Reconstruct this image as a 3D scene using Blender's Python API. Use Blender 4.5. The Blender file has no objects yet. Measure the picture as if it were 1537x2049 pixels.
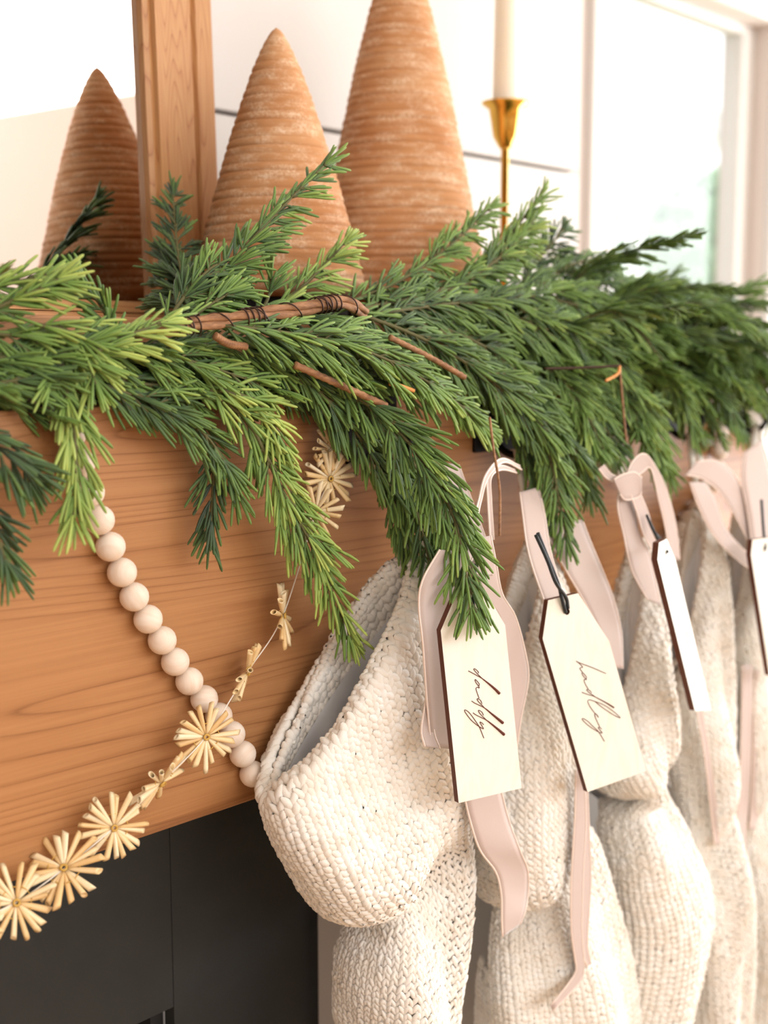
import bpy, bmesh, math, random
import numpy as np
from mathutils import Vector, Matrix

# ------------------------------------------------------------------ camera
W, HH, F = 1537., 2049., 2500.
CX, CY = W / 2, HH / 2
PITCH = math.atan((CY - 692) / F)
ANG = math.atan((3180 - CX) / (F / math.cos(PITCH)))
HV = np.array([math.cos(ANG), math.sin(ANG), 0.])
RV = np.array([math.sin(ANG), -math.cos(ANG), 0.])
FW = HV * math.cos(PITCH) - np.array([0, 0, math.sin(PITCH)])
UP = HV * math.sin(PITCH) + np.array([0, 0, math.cos(PITCH)])
CAM = np.array([-0.36330567, -0.64933625, 0.03659528])

def at(x, y, Y):
    """the point of the depth plane Y (metres behind the mantel front) seen at photo pixel x, y"""
    r = FW + RV * (x - CX) / F - UP * (y - CY) / F
    return CAM + r * ((Y - CAM[1]) / r[1])

def on_plane(x, y, P, n):
    r = FW + RV * (x - CX) / F - UP * (y - CY) / F
    return CAM + r * (np.dot(np.array(P) - CAM, n) / np.dot(r, n))

scene = bpy.context.scene
col = scene.collection
cam_data = bpy.data.cameras.new('camera')
cam_data.sensor_fit = 'VERTICAL'
cam_data.sensor_height = 36.0
cam_data.lens = F / HH * 36.0
cam_data.clip_start = 0.02
cam_data.dof.use_dof = True
cam_data.dof.focus_distance = 0.835
cam_data.dof.aperture_fstop = 4.6
cam = bpy.data.objects.new('camera', cam_data)
col.objects.link(cam)
m = Matrix(((RV[0], UP[0], -FW[0], CAM[0]), (RV[1], UP[1], -FW[1], CAM[1]), (RV[2], UP[2], -FW[2], CAM[2]), (0, 0, 0, 1)))
cam.matrix_world = m
scene.camera = cam

# ------------------------------------------------------------------ world, lights, exposure
world = bpy.data.worlds.new('overcast_sky')
scene.world = world
world.use_nodes = True
bg = world.node_tree.nodes['Background']
bg.inputs[0].default_value = (0.93, 0.97, 1.0, 1)
bg.inputs[1].default_value = 1.7

def area(name, loc, target, sx, sy, watts, colour):
    d = bpy.data.lights.new(name, 'AREA')
    d.shape = 'RECTANGLE'; d.size = sx; d.size_y = sy
    d.energy = watts; d.color = colour
    o = bpy.data.objects.new(name, d); col.objects.link(o)
    o.location = loc
    o.rotation_euler = (Vector(target) - Vector(loc)).to_track_quat('-Z', 'Y').to_euler()
    return o
# daylight entering by the glazed doors of the right wall and by the high windows opposite the fireplace
area('daylight_right_doors', (2.97, -.55, 0.0), (0.0, -.55, 0.0), 1.75, 2.0, 72, (0.965, 0.985, 1.0))
area('daylight_transom', (2.97, -2.45, 1.36), (0.0, -2.45, 1.36), 1.7, .70, 15, (0.97, 0.99, 1.0))
area('daylight_front_windows', (0.6, -3.93, 1.25), (0.6, 0.0, 0.9), 4.6, 0.95, 72, (0.95, 0.98, 1.0))

scene.view_settings.view_transform = 'Standard'
scene.view_settings.look = 'None'
scene.view_settings.gamma = 1.0
scene.view_settings.use_curve_mapping = False
scene.view_settings.exposure = 0.27
try:
    scene.cycles.use_denoising = True
    scene.cycles.max_bounces = 6
    scene.cycles.diffuse_bounces = 3
    scene.cycles.glossy_bounces = 3
    scene.cycles.use_adaptive_sampling = True
    scene.cycles.adaptive_threshold = 0.05
    scene.cycles.caustics_reflective = False
    scene.cycles.caustics_refractive = False
except Exception:
    pass

# ------------------------------------------------------------------ helpers
rng = np.random.default_rng(7)
random.seed(7)

def srgb(r, g, b):
    f = lambda c: (c / 255 / 12.92) if c / 255 <= 0.04045 else ((c / 255 + 0.055) / 1.055) ** 2.4
    return (f(r), f(g), f(b), 1)

def new_mat(name, colour=(0.8, 0.8, 0.8, 1), rough=0.6, metal=0.0, sheen=0.0, sub=0.0):
    mt = bpy.data.materials.new(name); mt.use_nodes = True
    nt = mt.node_tree; b = nt.nodes['Principled BSDF']
    b.inputs['Base Color'].default_value = colour
    b.inputs['Roughness'].default_value = rough
    b.inputs['Metallic'].default_value = metal
    if sheen:
        b.inputs['Sheen Weight'].default_value = sheen
        b.inputs['Sheen Roughness'].default_value = 0.4
    return mt, nt, b

def N(nt, t, **kw):
    n = nt.nodes.new(t)
    for k, v in kw.items():
        if k in ('inputs',):
            for a, c in v.items(): n.inputs[a].default_value = c
        else:
            setattr(n, k, v)
    return n

def L(nt, a, b): nt.links.new(a, b)

def ramp(nt, stops):
    n = nt.nodes.new('ShaderNodeValToRGB')
    e = n.color_ramp.elements
    while len(e) < len(stops): e.new(0.5)
    for k, (p, c) in enumerate(stops):
        e[k].position = p; e[k].color = c
    return n

def coords(nt, scale=(1, 1, 1), rot=(0, 0, 0), kind='Object'):
    tc = nt.nodes.new('ShaderNodeTexCoord'); mp = nt.nodes.new('ShaderNodeMapping')
    mp.inputs['Scale'].default_value = scale; mp.inputs['Rotation'].default_value = rot
    L(nt, tc.outputs[kind], mp.inputs['Vector'])
    return mp.outputs[0]

def bump(nt, b, sock, strength=0.3, dist=0.001):
    n = nt.nodes.new('ShaderNodeBump'); n.inputs['Strength'].default_value = strength; n.inputs['Distance'].default_value = dist
    L(nt, sock, n.inputs['Height']); L(nt, n.outputs[0], b.inputs['Normal'])

def obj(name, me, mat=None, parent=None, loc=None):
    o = bpy.data.objects.new(name, me); col.objects.link(o)
    if mat is not None and len(me.materials) == 0: me.materials.append(mat)
    if parent is not None: o.parent = parent
    if loc is not None: o.location = loc
    return o

def empty(name, loc=(0, 0, 0), parent=None):
    o = bpy.data.objects.new(name, None); col.objects.link(o)
    o.empty_display_size = 0.02; o.location = loc
    if parent is not None: o.parent = parent
    return o

def tag(o, label=None, cat=None, group=None, kind=None):
    if label: o['label'] = label
    if cat: o['category'] = cat
    if group: o['group'] = group
    if kind: o['kind'] = kind
    return o

def pydata(name, v, f, smooth=True):
    me = bpy.data.meshes.new(name)
    me.from_pydata([tuple(map(float, p)) for p in v], [], [tuple(map(int, q)) for q in f])
    if smooth:
        me.polygons.foreach_set('use_smooth', [True] * len(me.polygons))
    me.update()
    return me

def fast_mesh(name, V, Q, smooth=True):
    """V (n,3), Q (m,4) quads as numpy arrays"""
    me = bpy.data.meshes.new(name)
    V = np.ascontiguousarray(V, np.float32); Q = np.ascontiguousarray(Q, np.int32)
    k = Q.shape[1]
    me.vertices.add(len(V)); me.vertices.foreach_set('co', V.ravel())
    me.loops.add(Q.size); me.loops.foreach_set('vertex_index', Q.ravel())
    me.polygons.add(len(Q)); me.polygons.foreach_set('loop_start', np.arange(0, Q.size, k, dtype=np.int32))
    me.polygons.foreach_set('loop_total', np.full(len(Q), k, np.int32))
    me.update(calc_edges=True); me.validate()
    if smooth: me.polygons.foreach_set('use_smooth', np.ones(len(me.polygons), bool))
    return me

def unit(v):
    v = np.asarray(v, float); return v / (np.linalg.norm(v, axis=-1, keepdims=True) + 1e-12)

def spline(P, n):
    """Catmull-Rom through the points, n samples, roughly even in arc length"""
    P = np.asarray(P, float)
    if len(P) == 2:
        t = np.linspace(0, 1, n)[:, None]; return P[0] * (1 - t) + P[1] * t
    Q = np.vstack([2 * P[0] - P[1], P, 2 * P[-1] - P[-2]])
    out = []
    for i in range(1, len(Q) - 2):
        t = np.linspace(0, 1, 24, endpoint=False)[:, None]
        a, b, c, d = Q[i - 1], Q[i], Q[i + 1], Q[i + 2]
        out.append(0.5 * (2 * b + (c - a) * t + (2 * a - 5 * b + 4 * c - d) * t ** 2 + (-a + 3 * b - 3 * c + d) * t ** 3))
    out = np.vstack(out + [P[-1:]])
    s = np.concatenate([[0], np.cumsum(np.linalg.norm(np.diff(out[:, :3], axis=0), axis=1))])
    u = np.linspace(0, s[-1], n)
    return np.stack([np.interp(u, s, out[:, k]) for k in range(out.shape[1])], 1)

def frames(P):
    T = unit(np.gradient(P, axis=0))
    A = np.array([0, 0, 1.]) if abs(T[0][2]) < 0.9 else np.array([1., 0, 0])
    Ns = []; n = unit(A - T[0] * np.dot(A, T[0]))
    for t in T:
        n = unit(n - t * np.dot(n, t)); Ns.append(n)
    Ns = np.array(Ns); return T, Ns, np.cross(T, Ns)

def tube_arrays(P, r, k=8, twist=None):
    P = np.asarray(P, float); n = len(P)
    r = np.broadcast_to(np.asarray(r, float), (n,))
    T, A, B = frames(P)
    th = np.linspace(0, 2 * np.pi, k, endpoint=False)
    V = P[:, None, :] + r[:, None, None] * (np.cos(th)[None, :, None] * A[:, None, :] + np.sin(th)[None, :, None] * B[:, None, :])
    V = V.reshape(-1, 3)
    q = []
    for i in range(n - 1):
        for j in range(k):
            q.append((i * k + j, i * k + (j + 1) % k, (i + 1) * k + (j + 1) % k, (i + 1) * k + j))
    return V, q

def tube_mesh(name, paths, k=8):
    """paths: list of (points, radius or radii); open ends are capped"""
    Vs, Fs, o = [], [], 0
    for P, r in paths:
        V, q = tube_arrays(P, r, k)
        n = len(V)
        Fs += [tuple(a + o for a in f) for f in q]
        Fs.append(tuple(o + j for j in range(k))[::-1]); Fs.append(tuple(o + n - k + j for j in range(k)))
        Vs.append(V); o += n
    return pydata(name, np.vstack(Vs), Fs)

def box_mesh(name, lo, hi, bevel=0.0, segs=2):
    bm = bmesh.new(); bmesh.ops.create_cube(bm, size=1)
    lo, hi = np.array(lo, float), np.array(hi, float)
    for v in bm.verts:
        v.co = Vector(((lo + hi) / 2 + np.array(v.co) * (hi - lo)).tolist())
    if bevel:
        bmesh.ops.bevel(bm, geom=bm.edges[:], offset=bevel, segments=segs, affect='EDGES', profile=0.5)
    me = bpy.data.meshes.new(name); bm.to_mesh(me); bm.free()
    return me

def lathe_mesh(name, prof, n=64, wob=None):
    prof = np.asarray(prof, float)
    th = np.linspace(0, 2 * np.pi, n, endpoint=False)
    R = prof[:, 0][:, None] * np.ones(n)[None]
    if wob is not None: R = R * wob(prof[:, 1][:, None], th[None])
    V = np.stack([R * np.cos(th), R * np.sin(th), prof[:, 1][:, None] + 0 * R], -1).reshape(-1, 3)
    m_ = len(prof); f = []
    for i in range(m_ - 1):
        for j in range(n):
            f.append((i * n + j, i * n + (j + 1) % n, (i + 1) * n + (j + 1) % n, (i + 1) * n + j))
    f.append(tuple(range(n))[::-1]); f.append(tuple((m_ - 1) * n + j for j in range(n)))
    return pydata(name, V, f)

# ------------------------------------------------------------------ materials
def wood_mat(name, light, mid, dark, axis='X', scale=1.0, rough=0.5, seed=0.0):
    mt, nt, b = new_mat(name, rough=rough)
    s = {'X': (1.1, 17, 17), 'Z': (26, 26, 2.2)}[axis]
    v = coords(nt, tuple(c * scale for c in s))
    off = N(nt, 'ShaderNodeVectorMath', operation='ADD'); off.inputs[1].default_value = (seed, seed * .7, seed * .3)
    L(nt, v, off.inputs[0]); v = off.outputs[0]
    n1 = N(nt, 'ShaderNodeTexNoise', inputs={'Scale': 0.55, 'Detail': 2, 'Roughness': 0.45})
    L(nt, v, n1.inputs['Vector'])
    # growth rings: contour lines of a stretched noise field make the cathedral figure
    mul = N(nt, 'ShaderNodeMath', operation='MULTIPLY'); mul.inputs[1].default_value = 42.0
    L(nt, n1.outputs[0], mul.inputs[0])
    fr = N(nt, 'ShaderNodeMath', operation='FRACT'); L(nt, mul.outputs[0], fr.inputs[0])
    r1 = ramp(nt, [(0.0, (0.05, 0.05, 0.05, 1)), (0.05, (0.6, .6, .6, 1)), (0.3, (.85, .85, .85, 1)), (0.78, (0.66, .66, .66, 1)), (0.93, (0.4, .4, .4, 1)), (1.0, (0.05, 0.05, 0.05, 1))])
    L(nt, fr.outputs[0], r1.inputs[0])
    n2 = N(nt, 'ShaderNodeTexNoise', inputs={'Scale': 8.0, 'Detail': 6, 'Roughness': 0.65})
    v2 = coords(nt, tuple(c * scale * (0.55 if c < 5 else 3.0) for c in s)); L(nt, v2, n2.inputs['Vector'])
    n3 = N(nt, 'ShaderNodeTexNoise', inputs={'Scale': 3.0, 'Detail': 2}); L(nt, coords(nt), n3.inputs['Vector'])
    mx = N(nt, 'ShaderNodeMix', data_type='FLOAT'); mx.inputs[0].default_value = 0.58
    L(nt, r1.outputs[0], mx.inputs[2]); L(nt, n2.outputs[0], mx.inputs[3])
    mx2 = N(nt, 'ShaderNodeMix', data_type='FLOAT'); mx2.inputs[0].default_value = 0.18
    L(nt, mx.outputs[0], mx2.inputs[2]); L(nt, n3.outputs[0], mx2.inputs[3])
    cr = ramp(nt, [(0.26, dark), (0.45, mid), (0.66, light)])
    L(nt, mx2.outputs[0], cr.inputs[0]); L(nt, cr.outputs[0], b.inputs['Base Color'])
    bump(nt, b, n2.outputs[0], 0.15, 0.0006)
    return mt

M = {}
M['pine'] = wood_mat('pine_beam', srgb(186, 132, 84), srgb(168, 114, 69), srgb(126, 80, 45), 'X', 1.0, 0.45, 3.3)
M['frame_wood'] = wood_mat('frame_wood', srgb(204, 154, 102), srgb(188, 130, 80), srgb(148, 92, 52), 'Z', 1.6, 0.5, 9.1)
M['frame_wood_x'] = wood_mat('frame_wood_rail', srgb(204, 154, 102), srgb(188, 130, 80), srgb(148, 92, 52), 'X', 1.6, 0.5, 5.1)
M['white_paint'], _, _ = new_mat('white_paint', srgb(212, 206, 200), 0.5)
M['wall_paint'], _, _ = new_mat('wall_paint', srgb(212, 200, 192), 0.6)
M['peach_paint'], _, _ = new_mat('peach_paint', srgb(226, 206, 194), 0.6)
M['ceiling'], _, _ = new_mat('ceiling_paint', srgb(244, 240, 234), 0.7)
M['floor'] = wood_mat('oak_floor', srgb(206, 170, 128), srgb(188, 148, 106), srgb(150, 110, 72), 'X', 0.5, 0.4, 1.0)
# black fireplace surround
mt, nt, b = new_mat('black_slate', srgb(44, 44, 42), 0.7)
n = N(nt, 'ShaderNodeTexNoise', inputs={'Scale': 9, 'Detail': 6, 'Roughness': 0.65}); L(nt, coords(nt), n.inputs['Vector'])
r = ramp(nt, [(0.3, srgb(27, 30, 30)), (0.75, srgb(42, 44, 42))]); L(nt, n.outputs[0], r.inputs[0]); L(nt, r.outputs[0], b.inputs['Base Color'])
bump(nt, b, n.outputs[0], 0.1, 0.001)
M['black'] = mt
M['soot'], _, _ = new_mat('soot_black', srgb(20, 20, 20), 0.8)
M['iron'], _, _ = new_mat('black_iron', srgb(30, 28, 28), 0.45, 0.7)
M['mirror'], _, _ = new_mat('mirror_silver', (0.93, 0.93, 0.92, 1), 0.0, 1.0)
M['brass'], _, _ = new_mat('brass', srgb(222, 176, 84), 0.22, 1.0)
mt, nt, b = new_mat('candle_wax', srgb(246, 232, 210), 0.45)
b.inputs['Subsurface Weight'].default_value = 0.2; b.inputs['Subsurface Radius'].default_value = (0.01, 0.006, 0.003)
M['wax'] = mt
# terracotta with pale mineral bloom
mt, nt, b = new_mat('terracotta', rough=0.85)
v = coords(nt, (38, 38, 120))
n1 = N(nt, 'ShaderNodeTexNoise', inputs={'Scale': 1.0, 'Detail': 6, 'Roughness': 0.7}); L(nt, v, n1.inputs['Vector'])
n2 = N(nt, 'ShaderNodeTexNoise', inputs={'Scale': 420.0, 'Detail': 3, 'Roughness': 0.7}); L(nt, coords(nt), n2.inputs['Vector'])
n3 = N(nt, 'ShaderNodeTexNoise', inputs={'Scale': 9.0, 'Detail': 3, 'Roughness': 0.5}); L(nt, coords(nt, (1, 1, 1.8)), n3.inputs['Vector'])
r3 = ramp(nt, [(0.3, srgb(182, 122, 74)), (0.55, srgb(196, 140, 92)), (0.75, srgb(210, 162, 118))]); L(nt, n3.outputs[0], r3.inputs[0])
geo = N(nt, 'ShaderNodeNewGeometry')
rp = ramp(nt, [(0.46, (0, 0, 0, 1)), (0.56, (1, 1, 1, 1))]); L(nt, geo.outputs['Pointiness'], rp.inputs[0])
r1 = ramp(nt, [(0.44, (0, 0, 0, 1)), (0.66, (1, 1, 1, 1))]); L(nt, n1.outputs[0], r1.inputs[0])
r2 = ramp(nt, [(0.38, (0.15, .15, .15, 1)), (0.62, (1, 1, 1, 1))]); L(nt, n2.outputs[0], r2.inputs[0])
mu = N(nt, 'ShaderNodeMath', operation='MULTIPLY'); L(nt, r1.outputs[0], mu.inputs[0]); L(nt, r2.outputs[0], mu.inputs[1])
mu2 = N(nt, 'ShaderNodeMath', operation='MULTIPLY'); mu2.inputs[1].default_value = 0.75; L(nt, mu.outputs[0], mu2.inputs[0])
mx = N(nt, 'ShaderNodeMix', data_type='RGBA'); mx.inputs[7].default_value = srgb(240, 212, 182)
L(nt, mu2.outputs[0], mx.inputs[0]); L(nt, r3.outputs[0], mx.inputs[6]); L(nt, mx.outputs[2], b.inputs['Base Color'])
bump(nt, b, n2.outputs[0], 0.35, 0.0006)
M['terracotta'] = mt
# natural wood beads
mt, nt, b = new_mat('bead_wood', rough=0.6)
n = N(nt, 'ShaderNodeTexNoise', inputs={'Scale': 60, 'Detail': 3}); L(nt, coords(nt, (1, 1, 6)), n.inputs['Vector'])
r = ramp(nt, [(0.3, srgb(238, 214, 192)), (0.7, srgb(248, 232, 216))]); L(nt, n.outputs[0], r.inputs[0]); L(nt, r.outputs[0], b.inputs['Base Color'])
M['bead'] = mt
# straw
mt, nt, b = new_mat('straw', rough=0.42)
n = N(nt, 'ShaderNodeTexNoise', inputs={'Scale': 120, 'Detail': 3}); L(nt, coords(nt, (0.2, 3, 3)), n.inputs['Vector'])
oi = N(nt, 'ShaderNodeObjectInfo')
ad = N(nt, 'ShaderNodeMath', operation='ADD'); ml = N(nt, 'ShaderNodeMath', operation='MULTIPLY'); ml.inputs[1].default_value = 0.5
L(nt, oi.outputs['Random'], ml.inputs[0]); L(nt, ml.outputs[0], ad.inputs[0])
ml2 = N(nt, 'ShaderNodeMath', operation='MULTIPLY'); ml2.inputs[1].default_value = 0.5; L(nt, n.outputs[0], ml2.inputs[0]); L(nt, ml2.outputs[0], ad.inputs[1])
r = ramp(nt, [(0.15, srgb(228, 182, 116)), (0.5, srgb(244, 214, 162)), (0.85, srgb(252, 236, 202))]); L(nt, ad.outputs[0], r.inputs[0]); L(nt, r.outputs[0], b.inputs['Base Color'])
M['straw'] = mt
M['gold_thread'], _, _ = new_mat('gold_thread', srgb(214, 170, 80), 0.5)
M['thread'], _, _ = new_mat('white_thread', srgb(246, 238, 226), 0.7)
# knit wool
mt, nt, b = new_mat('cream_wool', rough=0.9, sheen=0.25)
n = N(nt, 'ShaderNodeTexNoise', inputs={'Scale': 900, 'Detail': 3}); L(nt, coords(nt, (1, 1, 0.5)), n.inputs['Vector'])
n4 = N(nt, 'ShaderNodeTexNoise', inputs={'Scale': 60, 'Detail': 2}); L(nt, coords(nt), n4.inputs['Vector'])
r = ramp(nt, [(0.3, srgb(242, 232, 218)), (0.65, srgb(251, 246, 238))]); L(nt, n4.outputs[0], r.inputs[0]); L(nt, r.outputs[0], b.inputs['Base Color'])
bump(nt, b, n.outputs[0], 0.4, 0.0005)
M['wool'] = mt
M['wool_gap'], _, _ = new_mat('wool_backing', srgb(232, 217, 196), 0.95)
M['lining'], _, _ = new_mat('white_lining', srgb(246, 246, 248), 0.8)
# velvet ribbon
mt, nt, b = new_mat('blush_velvet', srgb(196, 176, 167), 0.85, sheen=0.6)
n = N(nt, 'ShaderNodeTexNoise', inputs={'Scale': 1500, 'Detail': 2}); L(nt, coords(nt), n.inputs['Vector'])
bump(nt, b, n.outputs[0], 0.2, 0.0003)
M['velvet'] = mt
M['satin'], _, _ = new_mat('satin_edge', srgb(238, 216, 202), 0.4)
# tags
mt, nt, b = new_mat('birch_ply', rough=0.5)
v = coords(nt, (1, 1, 1))
n = N(nt, 'ShaderNodeTexNoise', inputs={'Scale': 18, 'Detail': 4, 'Roughness': 0.6, 'Distortion': 1.2}); L(nt, coords(nt, (2.5, 2.5, 0.6)), n.inputs['Vector'])
r = ramp(nt, [(0.35, srgb(250, 242, 224)), (0.6, srgb(252, 248, 236))]); L(nt, n.outputs[0], r.inputs[0]); L(nt, r.outputs[0], b.inputs['Base Color'])
M['birch'] = mt
M['burnt'], _, _ = new_mat('burnt_edge', srgb(92, 48, 28), 0.7)
M['ink'], _, _ = new_mat('engraved_brown', srgb(96, 40, 24), 0.7)
M['cord'], _, _ = new_mat('black_cord', srgb(26, 30, 32), 0.6)
# evergreen
mt, nt, b = new_mat('needle_green', rough=0.55, sheen=0.15)
a1 = N(nt, 'ShaderNodeAttribute', attribute_name='tint')
r = ramp(nt, [(0.0, srgb(30, 48, 26)), (0.3, srgb(58, 86, 38)), (0.65, srgb(112, 144, 60)), (1.0, srgb(184, 200, 100))])
L(nt, a1.outputs['Fac'], r.inputs[0])
L(nt, r.outputs[0], b.inputs['Base Color'])
n = N(nt, 'ShaderNodeTexNoise', inputs={'Scale': 900, 'Detail': 2}); L(nt, coords(nt), n.inputs['Vector'])
bump(nt, b, n.outputs[0], 0.3, 0.0004)
M['needle'] = mt
M['twig'], _, _ = new_mat('green_twig', srgb(96, 92, 52), 0.7)
mt, nt, b = new_mat('brown_vine', rough=0.7)
n = N(nt, 'ShaderNodeTexNoise', inputs={'Scale': 260, 'Detail': 4, 'Roughness': 0.7}); L(nt, coords(nt, (0.25, 1, 1)), n.inputs['Vector'])
r = ramp(nt, [(0.3, srgb(110, 72, 46)), (0.55, srgb(160, 114, 76)), (0.8, srgb(200, 156, 112))]); L(nt, n.outputs[0], r.inputs[0]); L(nt, r.outputs[0], b.inputs['Base Color'])
bump(nt, b, n.outputs[0], 0.4, 0.0006)
M['vine'] = mt
M['wire'], _, _ = new_mat('dark_wire', srgb(62, 38, 26), 0.5, 0.4)
M['cut_wood'], _, _ = new_mat('cut_twig', srgb(226, 150, 80), 0.7)
M['hedge'], nt, b = new_mat('hedge_leaf', srgb(150, 178, 138), 0.7)
M['grass'], _, _ = new_mat('lawn', srgb(150, 164, 110), 0.9)
M['outdoor_white'], _, _ = new_mat('porch_white', srgb(236, 232, 222), 0.7)
mt, nt, b = new_mat('window_glass', (1, 1, 1, 1), 0.0)
nt.nodes.remove(b)
tr = N(nt, 'ShaderNodeBsdfTransparent'); gl = N(nt, 'ShaderNodeBsdfGlossy'); gl.inputs['Roughness'].default_value = 0.02
ms = N(nt, 'ShaderNodeMixShader'); ms.inputs[0].default_value = 0.05
L(nt, tr.outputs[0], ms.inputs[1]); L(nt, gl.outputs[0], ms.inputs[2]); L(nt, ms.outputs[0], nt.nodes['Material Output'].inputs[0])
M['glass'] = mt

# ------------------------------------------------------------------ room
WALL_Y = 0.305; FLOOR = -1.22; CEIL = 1.95
REC_Y = 0.72                                # recessed wall with the window
X0, X1, YF = -2.2, 3.0, -4.0
BREAST = float(at(1160, 300, WALL_Y)[0])

def struct(name, me, mat, parent=None):
    o = obj(name, me, mat, parent); o['kind'] = 'structure'; return o

struct('floor', box_mesh('floor', (X0 - .1, YF - .1, FLOOR - .06), (X1 + .1, REC_Y + .12, FLOOR)), M['floor'])
struct('ceiling', box_mesh('ceiling', (X0 - .1, YF - .1, CEIL), (X1 + .1, REC_Y + .12, CEIL + .06)), M['ceiling'])
struct('wall_left', box_mesh('wall_left', (X0 - .1, YF, FLOOR), (X0, REC_Y, CEIL)), M['wall_paint'])

def wall_open(name, axis, pos, th, a0, a1, o0, o1, z0, z1, mat):
    """a wall of four pieces round one opening"""
    bm = bmesh.new()
    def add(lo, hi):
        r_ = bmesh.ops.create_cube(bm, size=1)['verts']
        lo, hi = np.array(lo, float), np.array(hi, float)
        for v_ in r_: v_.co = Vector(((lo + hi) / 2 + np.array(v_.co) * (hi - lo)).tolist())
    P = lambda a, b_, z: (a, b_, z) if axis == 'y' else (b_, a, z)
    add(P(a0, pos, FLOOR), P(o0, pos + th, CEIL)); add(P(o1, pos, FLOOR), P(a1, pos + th, CEIL))
    add(P(o0, pos, FLOOR), P(o1, pos + th, z0)); add(P(o0, pos, z1), P(o1, pos + th, CEIL))
    me = bpy.data.meshes.new(name); bm.to_mesh(me); bm.free()
    return struct(name, me, mat)

# fireplace wall: backing behind horizontal shiplap boards
wb = struct('wall_back', box_mesh('wall_back', (X0, WALL_Y + .016, FLOOR), (BREAST, REC_Y, CEIL)), M['wall_paint'])
zg = at(700, 268, WALL_Y)[2]
k0 = int((FLOOR - zg) / .27) - 1
plank = box_mesh('shiplap_board', (X0, WALL_Y, 0.0022), (BREAST, WALL_Y + .016, .2678), 0.0012, 1)
plank.materials.append(M['white_paint'])
for k in range(k0, 12):
    z = zg + k * .27
    if z < FLOOR or z + .27 > CEIL: continue
    o = obj('board', plank, None, wb, (0, 0, z))
# recessed wall and window
wl = at(1190, 300, REC_Y + .03)[0]; wr = at(1512, 300, REC_Y + .03)[0]
wtop = at(1435, 22, REC_Y + .03)[2]; wbot = -0.55
wall_open('wall_window', 'y', REC_Y, .12, BREAST, X1, wl, wr, wbot, wtop, M['wall_paint'])
win = struct('window_1', box_mesh('window_sill', (wl - .05, REC_Y - .05, wbot - .03), (wr + .05, REC_Y + .1, wbot), .004), M['white_paint'])
for nm, lo, hi in (('casing', (wl - .075, REC_Y - .018, wbot), (wl, REC_Y, wtop + .07)),
                   ('casing', (wr, REC_Y - .018, wbot), (wr + .075, REC_Y, wtop + .07)),
                   ('casing', (wl, REC_Y - .018, wtop), (wr, REC_Y, wtop + .07)),
                   ('sash', (wl, REC_Y + .04, wbot), (wl + .03, REC_Y + .075, wtop)),
                   ('sash', (wr - .055, REC_Y + .04, wbot), (wr, REC_Y + .075, wtop)),
                   ('sash', (wl + .03, REC_Y + .04, wbot), (wr - .055, REC_Y + .075, wbot + .04)),
                   ('sash', (wl + .03, REC_Y + .04, wtop - .02), (wr - .055, REC_Y + .075, wtop))):
    obj(nm, box_mesh(nm, lo, hi, .003, 1), M['white_paint'], win)
obj('pane', box_mesh('pane', (wl + .03, REC_Y + .055, wbot + .04), (wr - .055, REC_Y + .06, wtop - .02)), M['glass'], win)
# right wall with glazed doors, front wall with high windows
wall_open('wall_right', 'x', X1, .1, YF, REC_Y, -1.45, .35, -1.05, 1.05, M['peach_paint'])
d1 = struct('door_1', box_mesh('door_frame', (X1 - .02, -1.50, -1.09), (X1 + .06, -1.45, 1.09), .004), M['white_paint'])
for lo, hi in (((X1 - .02, .35, -1.09), (X1 + .06, .40, 1.09)), ((X1 - .02, -1.45, 1.05), (X1 + .06, .35, 1.09)),
               ((X1 - .02, -1.45, -1.09), (X1 + .06, .35, -1.05))):
    obj('door_frame', box_mesh('door_frame', lo, hi, .004), M['white_paint'], d1)
wall_open('wall_front', 'y', YF - .1, .1, X0, X1, -1.75, 2.95, .75, 1.75, M['peach_paint'])
w2 = struct('window_2', box_mesh('window_sill', (-1.8, YF - .03, .70), (2.98, YF + .02, .75), .004), M['white_paint'])
for x in (-1.78, -.2, 1.37, 2.92):
    obj('mullion', box_mesh('mullion', (x - .03, YF - .01, .75), (x + .03, YF + .03, 1.75), .004), M['white_paint'], w2)
# outside the window
lawn = struct('lawn', box_mesh('lawn', (-1, REC_Y + .13, -1.6), (16, 16, -1.55)), M['grass'])

def ico(name, r, sub=3, noise=0.0, seed=0):
    bm = bmesh.new(); bmesh.ops.create_icosphere(bm, subdivisions=sub, radius=r)
    rg = np.random.default_rng(seed)
    for v_ in bm.verts: v_.co *= 1 + noise * float(rg.normal())
    me = bpy.data.meshes.new(name); bm.to_mesh(me); bm.free(); return me

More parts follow.
